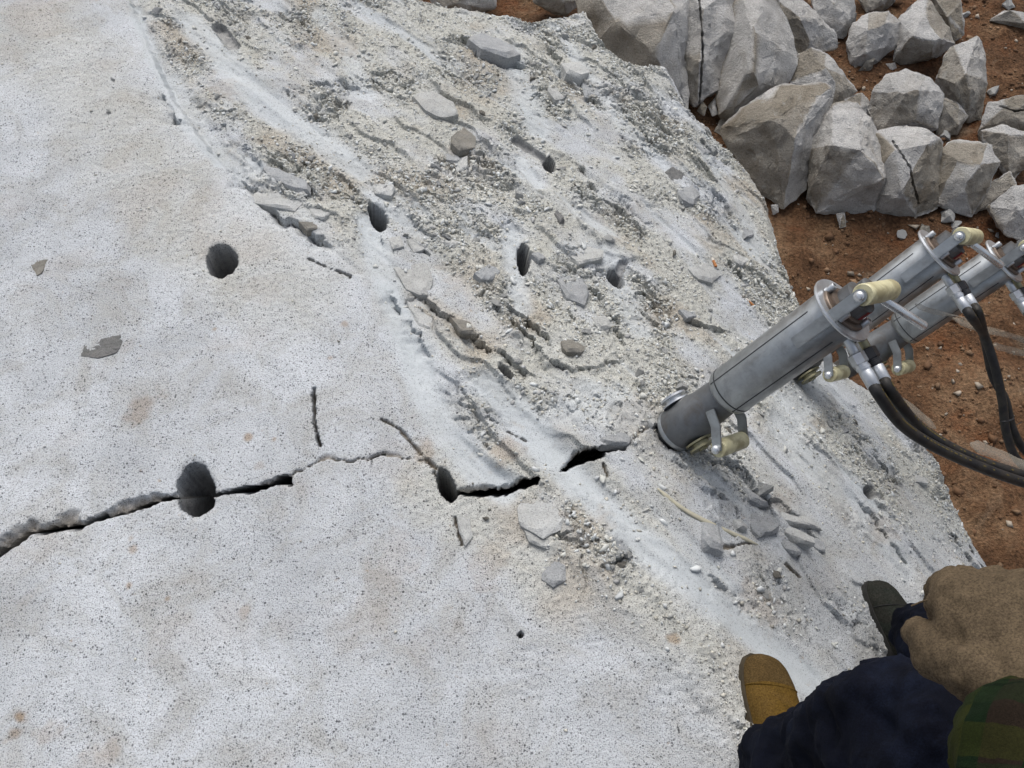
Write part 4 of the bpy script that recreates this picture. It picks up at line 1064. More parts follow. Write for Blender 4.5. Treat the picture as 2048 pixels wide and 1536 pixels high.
def splitter(base_px, Zb, top_px, Zt, label, hose_paths, marks=False, tie=None):
    b, t = at(*base_px, Zb), at(*top_px, Zt)
    a = (t - b).normalized()
    e1 = Vector(RGT) * 0.75 + Vector(UPV) * 0.19 + Vector(FWD) * 0.64
    m = orient(b, a, e1)
    root = empty("rock_splitter", m)
    tag(root, label, "rock splitter", "hydraulic rock splitters set in drilled holes")
    L = (t - b).length
    s = L / 0.485
    def part(name, bm, mat, parent=root, angle=35, smooth=True):
        return bm_obj(name, bm, mat, parent, None, smooth, angle)
    # foot housing
    bm = bmesh.new(); lathe(bm, [(-0.16, 0.030), (-0.010, 0.032), (-0.006, 0.044), (0.004, 0.047), (0.075, 0.047), (0.082, 0.0435), (0.165, 0.039)], 48)
    hs = part("foot_housing", bm, M['steel_dark'])
    bm = bmesh.new(); lathe(bm, [(-0.004, 0.0458), (-0.001, 0.0480), (0.006, 0.0480), (0.010, 0.0458)], 48)
    part("foot_collar", bm, M['steel'], hs)
    for sg in (1, -1):
        bm = bmesh.new()
        mm = Matrix.Translation((0, sg * 0.046, 0.040)) @ Matrix.Rotation(-sg * math.pi / 2, 4, 'X')
        lathe(bm, [(0, 0.031), (0.004, 0.031), (0.0045, 0.019), (0.012, 0.019), (0.0125, 0.029), (0.017, 0.029), (0.0175, 0.010), (0.021, 0.010)], 32, mm)
        part("locking_disc", bm, M['zinc'] if sg > 0 else M['brass'], hs)
    # tube
    bm = bmesh.new(); lathe(bm, [(0.150, 0.038), (0.158, 0.0475), (0.163, 0.0505), (0.170, 0.0515), (L - 0.008, 0.0515), (L - 0.002, 0.048)], 64)
    tb = part("cylinder_tube", bm, M['steel'])
    bm = bmesh.new(); lathe(bm, [(0.1735, 0.0511), (0.1738, 0.0522), (0.1762, 0.0522), (0.1765, 0.0511)], 64); part("weld_ring", bm, M['seam'], tb)
    for ang, zz in ((-125, 0.0), (-20, 0.02), (150, 0.0)):
        bm = bmesh.new(); r = 0.0513
        aa = math.radians(ang)
        box(bm, 0.0022, 0.0016, L - 0.20 - zz, Matrix.Translation((r * math.cos(aa), r * math.sin(aa), 0.165 + (L - 0.20) / 2)) @ Matrix.Rotation(aa, 4, 'Z') @ Matrix.Rotation(math.pi / 2, 4, 'Z'))
        part("seam_line", bm, M['seam'], tb)
    if marks:
        # small stencilled characters along the tube, worn beyond reading
        bm = bmesh.new(); kk = random.Random(5)
        for i in range(9):
            if i == 4: continue
            aa = math.radians(-62); z0 = L * 0.42 + i * 0.0105
            nrm = Vector((math.cos(aa), math.sin(aa), 0)); tng = Vector((-math.sin(aa), math.cos(aa), 0))
            for seg_ in range(4):
                dz = [0, 0.006, 0.003, 0.003][seg_]; dt = [0, 0, -0.004, 0.004][seg_]
                sx, sz = ((0.007, 0.0013) if seg_ < 2 else (0.0013, 0.006))
                if kk.random() < 0.2: continue
                mm = orient(nrm * 0.0518 + tng * dt + Vector((0, 0, z0 + dz)), nrm, tng)
                box(bm, sx, sz, 0.0004, mm)
        part("stencil_mark", bm, M['ink'], tb, smooth=False)['kind'] = 'stuff'
    # flange plate and cap
    bm = bmesh.new(); lathe(bm, [(L - 0.005, 0.050), (L - 0.004, 0.0660), (L - 0.001, 0.0675), (L + 0.003, 0.0665), (L + 0.002, 0.050)], 64)
    fl = part("flange", bm, M['zinc'])
    bm = bmesh.new(); lathe(bm, [(L - 0.001, 0.048), (L + 0.006, 0.048), (L + 0.008, 0.046), (L + 0.0085, 0.038), (L + 0.014, 0.038), (L + 0.016, 0.030)], 48)
    part("cap", bm, M['rusty'], fl)
    for i in range(4):
        aa = math.radians(25 + 90 * i); rr = 0.044
        bm = bmesh.new(); lathe(bm, [(0.004, 0.0068), (0.022, 0.0068), (0.0232, 0.0060), (0.0233, 0.0035), (0.017, 0.0034)], 16, Matrix.Translation((rr * math.cos(aa), rr * math.sin(aa), L)))
        part("bolt", bm, M['zinc'], fl)
    # valve body, label, lever
    bm = bmesh.new(); lathe(bm, [(L + 0.012, 0.033), (L + 0.040, 0.033), (L + 0.043, 0.021), (L + 0.050, 0.021), (L + 0.051, 0.024), (L + 0.064, 0.024), (L + 0.066, 0.020)], 40, Matrix.Translation((0.006, 0, 0)))
    vb = part("valve_body", bm, M['steel_dark'])
    bm = bmesh.new(); n = 14; vs = []
    for i in range(n + 1):
        aa = math.radians(-110 + 105 * i / n)
        for zz in (L + 0.016, L + 0.038):
            for r in (0.0325, 0.0336): vs.append(bm.verts.new((0.006 + r * math.cos(aa), r * math.sin(aa), zz)))
    for i in range(n):
        q = vs[i * 4:(i + 2) * 4]
        for f in ((1, 5, 7, 3), (0, 2, 6, 4), (0, 4, 5, 1), (2, 3, 7, 6)): bm.faces.new([q[j] for j in f])
    part("warning_label", bm, M['label'], vb)
    ld = Vector((0.70, -0.70, 0.06)).normalized()
    bm = bmesh.new(); p0 = Vector((0.006, 0, L + 0.058))
    tube(bm, [p0, p0 + ld * 0.03], 0.009, 16); lv = part("lever", bm, M['steel_dark'], vb)
    bm = bmesh.new(); tube(bm, [p0 + ld * 0.028, p0 + ld * 0.030, p0 + ld * 0.130, p0 + ld * 0.1325], [0.0065, 0.0080, 0.0084, 0.0070], 20); part("lever_rod", bm, M['chrome'], lv)
    # upper handle
    gz = L + 0.068
    xa, ya = -0.053, -0.010
    bm = bmesh.new(); box(bm, 0.0055, 0.024, 0.150, Matrix.Translation((xa - 0.004, ya, L - 0.010)), 0.0014)
    tube(bm, [(xa - 0.0065, ya, gz - 0.003), (xa - 0.0015, ya, gz - 0.003)], 0.0122, 24)
    ua = part("handle_arm", bm, M['steel'])
    bm = bmesh.new(); bmesh.ops.create_uvsphere(bm, u_segments=20, v_segments=12, radius=0.0098, matrix=Matrix.Translation((xa - 0.0075, ya, gz - 0.004)) @ Matrix.Diagonal((0.7, 1, 1, 1))); part("rivet", bm, M['chrome'], ua)
    bm = bmesh.new(); tube(bm, [(xa + 0.000, ya, gz), (xa + 0.002, ya, gz), (xa + 0.112, ya, gz), (xa + 0.118, ya, gz), (xa + 0.120, ya, gz)], [0.0180, 0.0195, 0.0195, 0.0180, 0.0135], 32)
    part("grip", bm, M['grip'], ua)
    # lower handle
    gy_, gz2 = -0.088, 0.098
    lp = []
    for sx in (-0.042, 0.055):
        bm = bmesh.new()
        pts = [Vector((sx * 0.95, -0.018, 0.128)), Vector((sx * 1.02, -0.050, 0.122)), Vector((sx * 1.05, gy_, gz2))]
        for p, q in zip(pts, pts[1:]):
            dd = q - p
            box(bm, 0.004, 0.022, dd.length + 0.006, orient((p + q) / 2, dd, Vector((1, 0, 0))), 0.001)
        ar = part("handle_arm", bm, M['steel']); lp.append(ar)
        if sx < 0:
            bm = bmesh.new(); bmesh.ops.create_uvsphere(bm, u_segments=20, v_segments=12, radius=0.0095, matrix=Matrix.Translation((sx * 1.05 - 0.006, gy_, gz2)) @ Matrix.Diagonal((0.8, 1, 1, 1))); part("rivet", bm, M['chrome'], ar)
    bm = bmesh.new(); tube(bm, [(-0.041, gy_, gz2), (-0.039, gy_, gz2), (0.050, gy_, gz2), (0.054, gy_, gz2)], [0.0165, 0.0185, 0.0185, 0.0155], 32)
    part("grip", bm, M['grip'], lp[0])
    # hose couplings
    ends = []
    minv = m.inverted()
    for i, (xo, zo, nutm, stub) in enumerate(((-0.002, L - 0.022, 'zinc', 'zinc'), (0.030, L - 0.012, 'blacknut', 'brass'))):
        d0 = Vector((0.05 * (1 - i), -1, -0.10)).normalized()
        mm = orient(Vector((xo, -0.046, zo)), d0)
        bm = bmesh.new(); lathe(bm, [(0, 0.0085), (0.030, 0.0085), (0.031, 0.0078), (0.036, 0.0078)], 20, mm); cp_ = part("hose_coupling", bm, M[stub])
        bm = bmesh.new(); lathe(bm, [(0.032, 0.0130), (0.034, 0.0152), (0.052, 0.0152), (0.054, 0.0130)], 6, mm); part("hex_nut", bm, M[nutm], cp_, smooth=False)
        bm = bmesh.new(); lathe(bm, [(0.053, 0.0120), (0.058, 0.0120), (0.0585, 0.0132), (0.064, 0.0132), (0.0645, 0.0118), (0.068, 0.0118)], 24, mm); part("collar", bm, M['blacknut'] if i else M['zinc'], cp_)
        bm = bmesh.new(); lathe(bm, [(0.066, 0.0108), (0.068, 0.0122), (0.098, 0.0122), (0.100, 0.0112)], 24, mm); part("ferrule", bm, M['zinc'], cp_)
        p0 = mm @ Vector((0, 0, 0.092)); p1 = mm @ Vector((0, 0, 0.118))
        path = [p0, p1] + [minv @ at(px, py, z) for px, py, z in hose_paths[i]]
        sp = spline(path, 70)
        bm = bmesh.new(); tube(bm, sp, 0.0108, 14); ho_ = part("hydraulic_hose", bm, M['hose'])
        # worn printed line along the hose
        bm = bmesh.new(); kk = random.Random(i + 3)
        camp = minv @ Vector(CAM)
        for j in range(3, len(sp) - 2):
            if kk.random() < 0.35: continue
            tdir = (sp[j + 1] - sp[j]).normalized()
            side = (Vector((0.3, -0.5, 0.8)) - tdir * Vector((0.3, -0.5, 0.8)).dot(tdir)).normalized()
            mm2 = orient(sp[j] + side * 0.0106, side, tdir)
            box(bm, 0.007 * kk.uniform(0.5, 1.2), 0.0030, 0.0008, mm2)
        part("hose_print", bm, M['print'], ho_, smooth=False)['kind'] = 'stuff'
        ends.append(sp)
    if tie is not None:
        c = (ends[0][tie] + ends[1][tie]) / 2
        bm = bmesh.new(); td = (ends[0][tie + 1] - ends[0][tie]).normalized()
        wd = (ends[1][tie] - ends[0][tie]); R = 0.0118
        wl = max(wd.length, 0.018); wd = wd.normalized() if wd.length > 1e-4 else Vector((1, 0, 0))
        nn = td.cross(wd).normalized()
        loop = [c + wd * (math.cos(q) * (wl / 2 + R)) + nn * (math.sin(q) * R * 1.05) for q in [2 * math.pi * i / 24 for i in range(25)]]
        tube(bm, loop, 0.0022, 6); box(bm, 0.012, 0.007, 0.006, orient(c + wd * (wl / 2 + R + 0.006), td, wd), 0.001)
        tube(bm, spline([c + wd * (wl / 2 + R), c + wd * 0.05 + td * 0.03, c + wd * 0.10 + td * 0.035], 12), 0.0011, 6)
        part("cable_tie", bm, M['blacknut'])
    return root, ends
S1h = [[(1800, 846, 1.63), (1860, 888, 1.67), (1950, 930, 1.72), (2050, 966, 1.80), (2200, 1010, 1.95), (2400, 1050, 2.3)],
       [(1830, 846, 1.68), (1885, 886, 1.71), (1960, 922, 1.76), (2060, 955, 1.83), (2200, 1000, 1.98), (2400, 1042, 2.32)]]
S2h = [[(1968, 670, 2.14), (1990, 735, 2.18), (2004, 800, 2.22), (2014, 870, 2.26), (2040, 925, 2.30), (2120, 985, 2.35), (2300, 1040, 2.6)],
       [(1972, 690, 2.20), (1985, 750, 2.23), (2010, 800, 2.25), (2026, 860, 2.28), (2054, 905, 2.32), (2130, 968, 2.38), (2300, 1025, 2.62)]]
S3h = [[(2085, 680, 2.45), (2120, 790, 2.5), (2200, 900, 2.6), (2400, 1000, 2.9)],
       [(2105, 680, 2.48), (2140, 780, 2.53), (2220, 890, 2.63), (2400, 985, 2.93)]]
splitter((1350, 862), 1.90, (1684, 620), 1.60, "steel rock splitter nearest the open crack, wedged in its end", S1h)
splitter((1572, 735), 2.32, (1878, 505), 2.05, "middle steel rock splitter with faint black marks on its tube", S2h, True, tie=40)
splitter((1712, 722), 2.56, (2008, 522), 2.28, "farthest steel rock splitter standing by the block edge over the soil", S3h)

# ================================================================== small litter
def butt(px, py, ang, lab):
    p = hit(px, py); z = zsurf(p.x, p.y); n = n0(p.x, p.y)
    m = orient(Vector((p.x, p.y, z + 0.004)), Vector((math.cos(ang), math.sin(ang), 0)) - n * n.dot(Vector((math.cos(ang), math.sin(ang), 0))))
    r = empty("cigarette_end", m)
    tag(r, lab, "cigarette end", "cigarette ends on the granite block")
    bm = bmesh.new(); lathe(bm, [(-0.012, 0.0036), (-0.0118, 0.004), (0.008, 0.004)], 14); bm_obj("filter", bm, M['butt'], r)
    bm = bmesh.new(); lathe(bm, [(0.008, 0.0039), (0.016, 0.0036), (0.017, 0.0025)], 14); bm_obj("paper_stub", bm, M['paper'], r)
butt(1427, 531, 1.9, "orange cigarette end beside the pale undercut lump")
butt(1499, 611, 2.7, "orange cigarette end on grit right above the nearest splitter")
def ribbon(name, P, w, mat, lab, cat, wdir=None, group=None, th=0.0006, twist=0.0):
    sp = spline(P, 40); bm = bmesh.new(); rows = []
    for i, p in enumerate(sp):
        t = (sp[min(i + 1, 40)] - sp[max(i - 1, 0)]).normalized()
        q = Vector(wdir) if wdir else Vector(UPV) + 0.3 * Vector(FWD)
        q = (q - t * q.dot(t)).normalized()
        q = Matrix.Rotation(twist * math.sin(i * 0.16), 3, t) @ q
        nn = t.cross(q).normalized()
        ww = w * (0.92 + 0.08 * math.sin(i * 0.37)) * min(1, 0.25 + i * 0.15, 0.25 + (40 - i) * 0.15)
        rows.append([bm.verts.new(p + q * ww / 2 + nn * th / 2), bm.verts.new(p - q * ww / 2 + nn * th / 2), bm.verts.new(p - q * ww / 2 - nn * th / 2), bm.verts.new(p + q * ww / 2 - nn * th / 2)])
    for a, b in zip(rows, rows[1:]):
        for j in range(4): bm.faces.new((a[j], a[(j + 1) % 4], b[(j + 1) % 4], b[j]))
    bm.faces.new(rows[0]); bm.faces.new(rows[-1][::-1])
    c = sp[20].copy()
    for v in bm.verts: v.co -= c
    o = bm_obj(name, bm, M[mat], angle=None); o.location = c
    tag(o, lab, cat, group); return o
def onslab(pts, off=0.006):
    r = []
    for px, py in pts:
        p = hit(px, py); r.append(Vector((p.x, p.y, zsurf(p.x, p.y) + off)))
    return r
ribbon("dry_leaf", onslab([(1312, 984), (1350, 1012), (1400, 1042), (1455, 1068), (1512, 1096)], 0.007), 0.010, 'straw', "long dry yellowish leaf strip lying across the stone pile", "leaf", (1, 1, 0))
TG = "strips of clear packing tape around the hoses"
ribbon("tape_strip", [at(1830, 608, 2.10), at(1850, 618, 2.10), at(1880, 626, 2.10), at(1915, 632, 2.12), at(1945, 645, 2.14)], 0.014, 'tape', "thin twisted tape strip stuck across the farthest splitter tube", "tape", None, TG, twist=0.8)
ribbon("tape_strip", [at(1905, 636, 2.16), at(1950, 655, 2.2), at(2010, 668, 2.3), at(2075, 690, 2.4)], 0.020, 'tape', "tape strip stretched behind the middle splitter hoses towards the right", "tape", None, TG)
ribbon("tape_strip", [at(1985, 690, 2.25), at(2020, 700, 2.35), at(2080, 714, 2.45)], 0.022, 'tape', "lower of two tape strips leading off from the middle hoses", "tape", None, TG)
ribbon("tape_strip", [at(1768, 778, 1.64), at(1800, 800, 1.69), at(1840, 830, 1.73), at(1872, 856, 1.76)], 0.022, 'tape', "greyish tape strip peeling off the upper hose of the nearest splitter", "tape", None, TG)
ribbon("tape_strip", [at(1940, 888, 1.80), at(1985, 905, 1.82), at(2030, 925, 1.84), at(2075, 940, 1.86)], 0.030, 'tape', "wide tape strip lying along the thick paired hoses", "tape", None, TG)

# ================================================================== the person
def blob(name, chains, voxel, mat, parent, smooth_it=6, disp=0.0, dsize=0.05, extra=(), depth=2):
    bm = bmesh.new()
    for ch in chains:
        for (p, r) in ch:
            bmesh.ops.create_icosphere(bm, subdivisions=2, radius=r, matrix=Matrix.Translation(p))
        for (p, r), (q, s) in zip(ch, ch[1:]):
            p, q = Vector(p), Vector(q); d = q - p
            if d.length < 1e-5: continue
            bmesh.ops.create_cone(bm, cap_ends=True, segments=20, radius1=r, radius2=s, depth=d.length, matrix=orient((p + q) / 2, d))
    for (p, rad, mt) in extra:
        bmesh.ops.create_icosphere(bm, subdivisions=3, radius=1.0, matrix=Matrix.Translation(p) @ mt @ Matrix.Diagonal((*rad, 1)))
    inv = parent.matrix_basis.inverted() if parent else Matrix()
    bmesh.ops.transform(bm, matrix=inv, verts=bm.verts)
    o = bm_obj(name, bm, mat, parent, angle=None)
    r = o.modifiers.new("remesh", 'REMESH'); r.mode = 'VOXEL'; r.voxel_size = voxel; r.use_smooth_shade = True
    s = o.modifiers.new("smooth", 'SMOOTH'); s.factor = 0.5; s.iterations = smooth_it
    if disp:
        for k_, (st_, sz_) in enumerate(((disp, dsize), (disp * 0.35, dsize * 0.3))):
            tx = bpy.data.textures.new(name + "_folds", 'CLOUDS'); tx.noise_scale = sz_; tx.noise_depth = depth
            dm = o.modifiers.new("folds", 'DISPLACE'); dm.texture = tx; dm.strength = st_; dm.mid_level = 0.5
    return o
pers = empty("person", Matrix.Translation((0.62, 0.20, -0.05)))
tag(pers, "person in navy trousers, green plaid shirt and brown suede gloves stooping on the block", "person")
V3 = Vector
hipL, hipR = V3((0.65, -0.10, 0.54)), V3((0.82, -0.02, 0.50))
kneeL, kneeR = at(1800, 1440, 1.15), V3((0.91, 0.27, 0.17))
footL_c, footR_c = hit(1516, 1400), hit(1765, 1250)
def foot_frame(toe_px, heel_px):
    a, b = hit(*toe_px), hit(*heel_px)
    fwd = (a - b).normalized(); n = n0(*( (a + b) / 2).xy, 0.08)
    side = fwd.cross(n).normalized(); n = side.cross(fwd).normalized()
    return a, fwd, side, n
def boot(toe_px, heel_px, upper, toe_mat, sole, length, width, label, laces, shaft_to):
    toe, fwd, side, n = foot_frame(toe_px, heel_px)
    m = Matrix((side, fwd, n)).transposed().to_4x4(); m.translation = toe - fwd * length / 2 + n * 0.002
    inv = pers.matrix_basis.inverted()
    # y from -length/2 (heel) to +length/2 (toe)
    secs = [(-0.50, 0.60, 0.080, 0), (-0.47, 0.74, 0.098, 0), (-0.38, 0.80, 0.110, 0), (-0.22, 0.78, 0.106, 0), (-0.08, 0.80, 0.095, 0), (0.06, 0.90, 0.078, 0), (0.20, 1.0, 0.064, 0), (0.32, 0.98, 0.056, 0), (0.41, 0.86, 0.050, 0), (0.465, 0.66, 0.043, 0), (0.495, 0.36, 0.032, 0)]
    fine = []
    for i in range(len(secs) - 1):
        for j in range(3):
            t = j / 3; fine.append([secs[i][q] + (secs[i + 1][q] - secs[i][q]) * t for q in range(4)])
    fine.append(list(secs[-1]))
    bm = bmesh.new(); rings = []; seg = 28
    for (y, wf, h, _) in fine:
        ring = []
        for s in range(seg):
            a = math.pi * s / (seg - 1)
            ca, sa = math.cos(a), math.sin(a)
            e = 0.62
            x = math.copysign(abs(ca) ** e, ca) * width / 2 * wf
            z = 0.016 + (abs(sa) ** 0.75) * (h - 0.016) + 0.0016 * mnoise.noise(Vector((x * 60, y * length * 60, 3)))
            x *= 1 - 0.25 * (sa ** 2) * (1 if y < 0.25 else 0.6)
            bend = 0.012 * math.sin((y + 0.5) * 3.0)
            ring.append(bm.verts.new((x + bend, y * length, z)))
        rings.append(ring)
    mats = []
    for i, (a, b) in enumerate(zip(rings, rings[1:])):
        for s in range(seg - 1):
            f = bm.faces.new((a[s], a[s + 1], b[s + 1], b[s])); f.material_index = 1 if fine[i][0] > 0.27 else 0
    bm.faces.new(rings[0]); bm.faces.new(rings[-1][::-1])
    bmesh.ops.transform(bm, matrix=inv @ m, verts=bm.verts)
    me = bpy.data.meshes.new("boot"); bmesh.ops.recalc_face_normals(bm, faces=bm.faces); bm.to_mesh(me); bm.free()
    me.materials.append(M[upper]); me.materials.append(M[toe_mat])
    bo = link("boot", me, None, pers, angle=50); bo['label'] = label
    sb = bo.modifiers.new("soft", 'SUBSURF'); sb.levels = 1; sb.render_levels = 1
    # sole
    bm = bmesh.new(); top = []; bot = []
    for (y, wf, h, _) in fine:
        bend = 0.012 * math.sin((y + 0.5) * 3.0)
        wq = width / 2 * wf + 0.004
        top.append((bm.verts.new((-wq + bend, y * length * 1.015, 0.019)), bm.verts.new((wq + bend, y * length * 1.015, 0.019))))
        bot.append((bm.verts.new((-wq + bend, y * length * 1.015, -0.004)), bm.verts.new((wq + bend, y * length * 1.015, -0.004))))
    for i in range(len(top) - 1):
        bm.faces.new((top[i][0], top[i][1], top[i + 1][1], top[i + 1][0])); bm.faces.new((bot[i][0], bot[i + 1][0], bot[i + 1][1], bot[i][1]))
        bm.faces.new((top[i][0], top[i + 1][0], bot[i + 1][0], bot[i][0])); bm.faces.new((top[i][1], bot[i][1], bot[i + 1][1], top[i + 1][1]))
    bm.faces.new((top[0][0], bot[0][0], bot[0][1], top[0][1])); bm.faces.new((top[-1][1], bot[-1][1], bot[-1][0], top[-1][0]))
    bmesh.ops.transform(bm, matrix=inv @ m, verts=bm.verts); bm_obj("sole", bm, M[sole], bo)
    # toe-cap seam
    bm = bmesh.new()
    i = min(range(len(fine)), key=lambda q: abs(fine[q][0] - 0.27)); y, wf, h, _ = fine[i]
    pts = []
    for s in range(seg):
        a = math.pi * s / (seg - 1); ca, sa = math.cos(a), math.sin(a)
        x = math.copysign(abs(ca) ** 0.62, ca) * width / 2 * wf * (1 - 0.25 * sa * sa * 0.6) + 0.012 * math.sin((y + 0.5) * 3.0)
        pts.append(Vector((x, y * length - 0.006 * sa, 0.0165 + (abs(sa) ** 0.75) * (h - 0.0155))))
    tube(bm, pts, 0.0013, 6, inv @ m); bm_obj("toe_seam", bm, M['lace'] if laces else M[upper], bo)
    # shaft
    c = Vector((0.004, -0.30 * length, 0.07))
    ank = m @ c
    bm = bmesh.new(); d = (shaft_to - ank).normalized()
    tube(bm, [ank - d * 0.03, ank + d * 0.05, ank + d * 0.12], [0.046, 0.047, 0.050], 24, inv); bm_obj("shaft", bm, M[upper], bo)
    if laces:
        bm = bmesh.new()
        for q in range(4):
            y = 0.12 - 0.085 * q; h = 0.070 + 0.013 * q
            tube(bm, [Vector((-0.020, y * length, h * 0.96)), Vector((0.004, y * length + 0.004, h + 0.004)), Vector((0.026, y * length - 0.003, h * 0.95))], 0.0022, 6, inv @ m)
        tube(bm, spline([Vector((0.020, -0.05 * length, 0.098)), Vector((0.045, 0.02 * length, 0.105)), Vector((0.060, 0.10 * length, 0.10)), Vector((0.072, 0.18 * length, 0.085))], 16), 0.0018, 6, inv @ m)
        bm_obj("laces", bm, M['lace'], bo)
    return ank
ankL = boot((1506, 1318), (1540, 1600), 'tan_boot', 'toe_boot', 'sole', 0.285, 0.104, "yellow tan suede boot with a seamed toe cap", False, kneeL)
ankR = boot((1732, 1170), (1815, 1390), 'olive_boot', 'olive_boot', 'sole_dark', 0.285, 0.100, "dusty dark olive leather boot with black laces", True, kneeR)
waist = V3((0.69, -0.11, 0.66)); chest = V3((0.58, -0.02, 0.96)); neck = V3((0.53, 0.05, 1.13)); head = V3((0.51, 0.11, 1.265))
shL, shR = V3((0.41, -0.06, 1.06)), V3((0.72, 0.02, 1.05))
elL, wrL = at(2150, 1780, 0.66), at(2055, 1412, 0.80)
elR, wrR = V3((0.93, -0.10, 0.88)), V3((0.98, 0.13, 0.76))
up = V3((0, 0, 1))
# body under the clothes
R3 = Matrix.Rotation
body = blob("body", [
    [(waist, 0.085), (chest, 0.095), (neck - V3((0, 0, 0.04)), 0.06), (neck + V3((0, 0.01, 0.05)), 0.052)],
    [(chest + V3((0, 0, .08)), 0.07), (shL, 0.042), (elL, 0.034), (wrL, 0.028)],
    [(chest + V3((0, 0, .08)), 0.07), (shR, 0.042), (elR, 0.034), (wrR, 0.028)],
    [(waist, 0.08), (hipL, 0.07), (kneeL, 0.048), (ankL, 0.036)],
    [(waist, 0.08), (hipR, 0.07), (kneeR, 0.048), (ankR, 0.036)],
    [(head + V3((0, 0.088, -0.012)), 0.016), (head + V3((0, 0.098, -0.028)), 0.017)]],
    0.010, M['skin'], pers, 4, extra=[
    (head, (0.074, 0.092, 0.112), Matrix()), (head + V3((0, 0.045, -0.075)), (0.052, 0.050, 0.045), Matrix()),
    (head + V3((-0.076, -0.005, -0.01)), (0.012, 0.022, 0.032), Matrix()), (head + V3((0.076, -0.005, -0.01)), (0.012, 0.022, 0.032), Matrix()),
    (head + V3((0, 0.086, -0.068)), (0.026, 0.010, 0.006), Matrix()), (head + V3((0, 0.086, -0.080)), (0.024, 0.010, 0.007), Matrix()),
    (head + V3((0, 0.082, 0.018)), (0.05, 0.014, 0.008), Matrix())])
for sx in (-0.032, 0.032):
    bm = bmesh.new(); bmesh.ops.create_uvsphere(bm, u_segments=16, v_segments=10, radius=0.011, matrix=pers.matrix_basis.inverted() @ Matrix.Translation(head + V3((sx, 0.079, 0.0)))); bm_obj("eye", bm, M['lace'], body)
blob("hair", [], 0.008, M['hair'], pers, 4, 0.006, 0.02, extra=[(head + V3((0, -0.014, 0.028)), (0.082, 0.094, 0.100), Matrix())])
# clothes
trou = blob("trousers", [
    [(waist + V3((-0.05, 0, 0)), 0.118), (waist + V3((0.05, 0, 0)), 0.118)],
    [(hipL, 0.118), (hipL.lerp(kneeL, 0.5), 0.104), (kneeL, 0.088), (kneeL.lerp(at(1565, 1535, 1.44), 0.55), 0.072), (at(1570, 1535, 1.42), 0.070), (at(1550, 1540, 1.47), 0.062)],
    [(hipR, 0.118), (hipR.lerp(kneeR, 0.5), 0.102), (kneeR, 0.088), (kneeR.lerp(at(1862, 1280, 1.76), 0.5), 0.078), (at(1866, 1276, 1.74), 0.070), (at(1848, 1276, 1.82), 0.060)],
    [(waist, 0.12), (hipL, 0.118)], [(waist, 0.12), (hipR, 0.118)]],
    0.009, M['jeans'], pers, 4, 0.045, 0.065)
shirt = blob("plaid_shirt", [
    [(waist + V3((-0.05, 0, 0.0)), 0.125), (chest + V3((-0.05, 0, 0)), 0.130)], [(waist + V3((0.05, 0, 0.0)), 0.125), (chest + V3((0.05, 0, 0)), 0.130)],
    [(chest + V3((0, 0, .09)), 0.10), (neck - V3((0, 0, 0.05)), 0.075)],
    [(chest + V3((0, 0, .09)), 0.10), (shL, 0.072), (elL, 0.062), (elL.lerp(wrL, 0.5), 0.068), (elL.lerp(wrL, 0.66), 0.074)],
    [(chest + V3((0, 0, .09)), 0.10), (shR, 0.072), (elR, 0.060), (elR.lerp(wrR, 0.75), 0.054)]],
    0.009, M['plaid'], pers, 4, 0.020, 0.05)
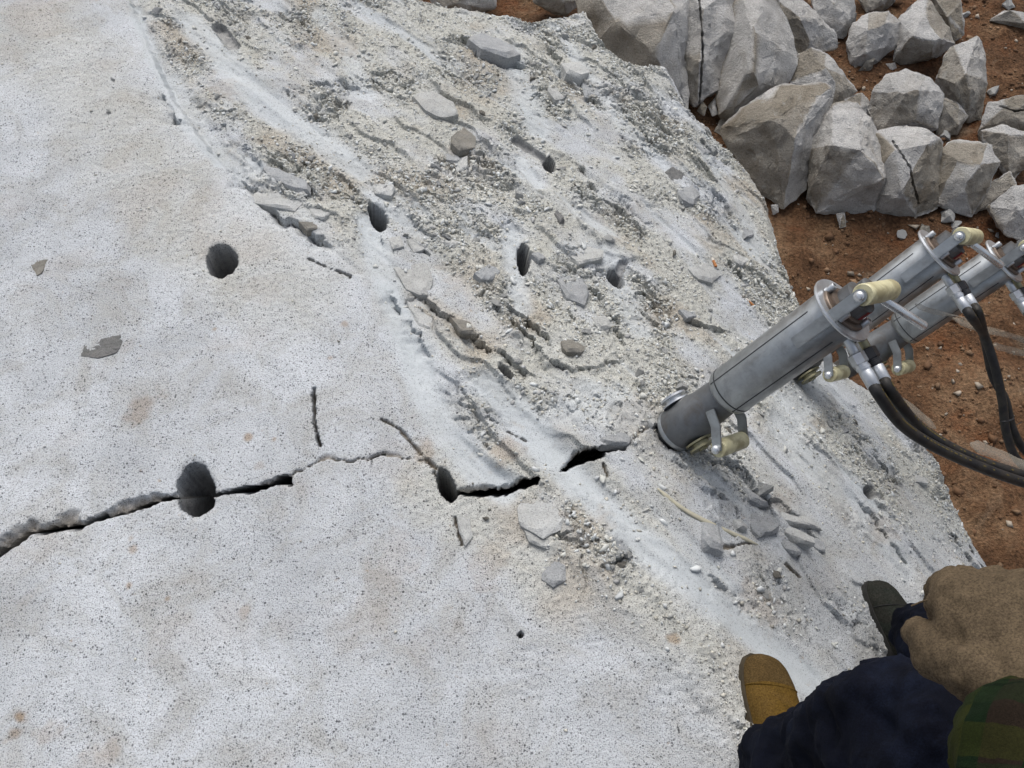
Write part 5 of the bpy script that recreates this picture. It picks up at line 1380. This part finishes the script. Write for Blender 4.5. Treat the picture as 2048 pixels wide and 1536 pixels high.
def glove(wr, el, palm_dir, back_n, name_lab, flip=1, G=1.14):
    d = Vector(palm_dir).normalized(); n = Vector(back_n); n = (n - d * n.dot(d)).normalized(); s = d.cross(n) * flip
    k0 = wr + d * 0.095
    ch = [[(wr - d * 0.045, 0.043), (wr - d * 0.005, 0.036), (wr + d * 0.02, 0.036)]]
    # palm as fanned chains
    for q, o_ in enumerate((-0.034, -0.012, 0.010, 0.031)):
        ch.append([(wr + s * o_ * 0.55 + d * 0.012, 0.027), (k0 + s * o_ + n * (0.004 - abs(o_) * 0.12), 0.0195)])
        L1 = (0.040, 0.046, 0.043, 0.034)[q]
        a = k0 + s * o_ + n * 0.002
        b = a + (d * 0.72 - n * 0.70).normalized() * L1
        c = b + (d * -0.20 - n * 0.98).normalized() * L1 * 0.75
        e = c + (d * -0.85 - n * 0.50).normalized() * L1 * 0.6
        ch.append([(a, 0.0158), (b, 0.0142), (c, 0.0132), (e, 0.0120)])
    tb = wr + d * 0.030 - s * 0.034
    ch.append([(tb, 0.024), (tb + (d * 0.65 - s * 0.62 - n * 0.4).normalized() * 0.042, 0.0180), (tb + (d * 0.65 - s * 0.62 - n * 0.4).normalized() * 0.042 + (d * 0.75 - n * 0.65).normalized() * 0.038, 0.0150)])
    ch = [[(wr + (Vector(p) - wr) * G, rr * G) for p, rr in c_] for c_ in ch]
    g = blob("glove", ch, 0.0042, M['suede'], pers, 2, 0.018, 0.038)
    g['label'] = name_lab
    # flared cuff with a raw cut edge
    bm = bmesh.new(); seg = 40; rows = []
    c0 = wr - d * 0.012
    inv = pers.matrix_basis.inverted()
    for j in range(9):
        t = j / 8; row = []
        for i in range(seg):
            a = 2 * math.pi * i / seg
            r = 0.039 + 0.010 * t + 0.004 * math.sin(a * 3 + 1) * t + 0.002 * mnoise.noise(Vector((i * 0.9, j * 0.7, 2)))
            p = c0 - d * (0.050 * t + (0.005 * math.sin(a * 5) if j == 8 else 0)) + (s * math.cos(a) * 1.08 + n * math.sin(a)) * r
            row.append(bm.verts.new(p))
        rows.append(row)
    for a_, b_ in zip(rows, rows[1:]):
        for i in range(seg): bm.faces.new((a_[i], a_[(i + 1) % seg], b_[(i + 1) % seg], b_[i]))
    bmesh.ops.transform(bm, matrix=inv, verts=bm.verts)
    cu = bm_obj("cuff", bm, M['suede'], g, angle=None)
    so = cu.modifiers.new("thick", 'SOLIDIFY'); so.thickness = 0.003
    # loose thread
    bm = bmesh.new(); q = k0 - s * 0.045 + d * 0.01
    tube(bm, spline([q, q - s * 0.018 + d * 0.002, q - s * 0.034 - d * 0.004], 10), 0.0009, 6, inv); bm_obj("loose_thread", bm, M['suede'], g)
    return g
glove(wrL, elL, at(1985, 1170, 0.88) - wrL, (-0.25, -0.15, 0.95), "worn brown suede work glove with a flared cuff")
glove(wrR, elR, (0.0, 0.90, -0.42), (0.2, 0.4, 0.9), "brown suede work glove on the far hand", -1)
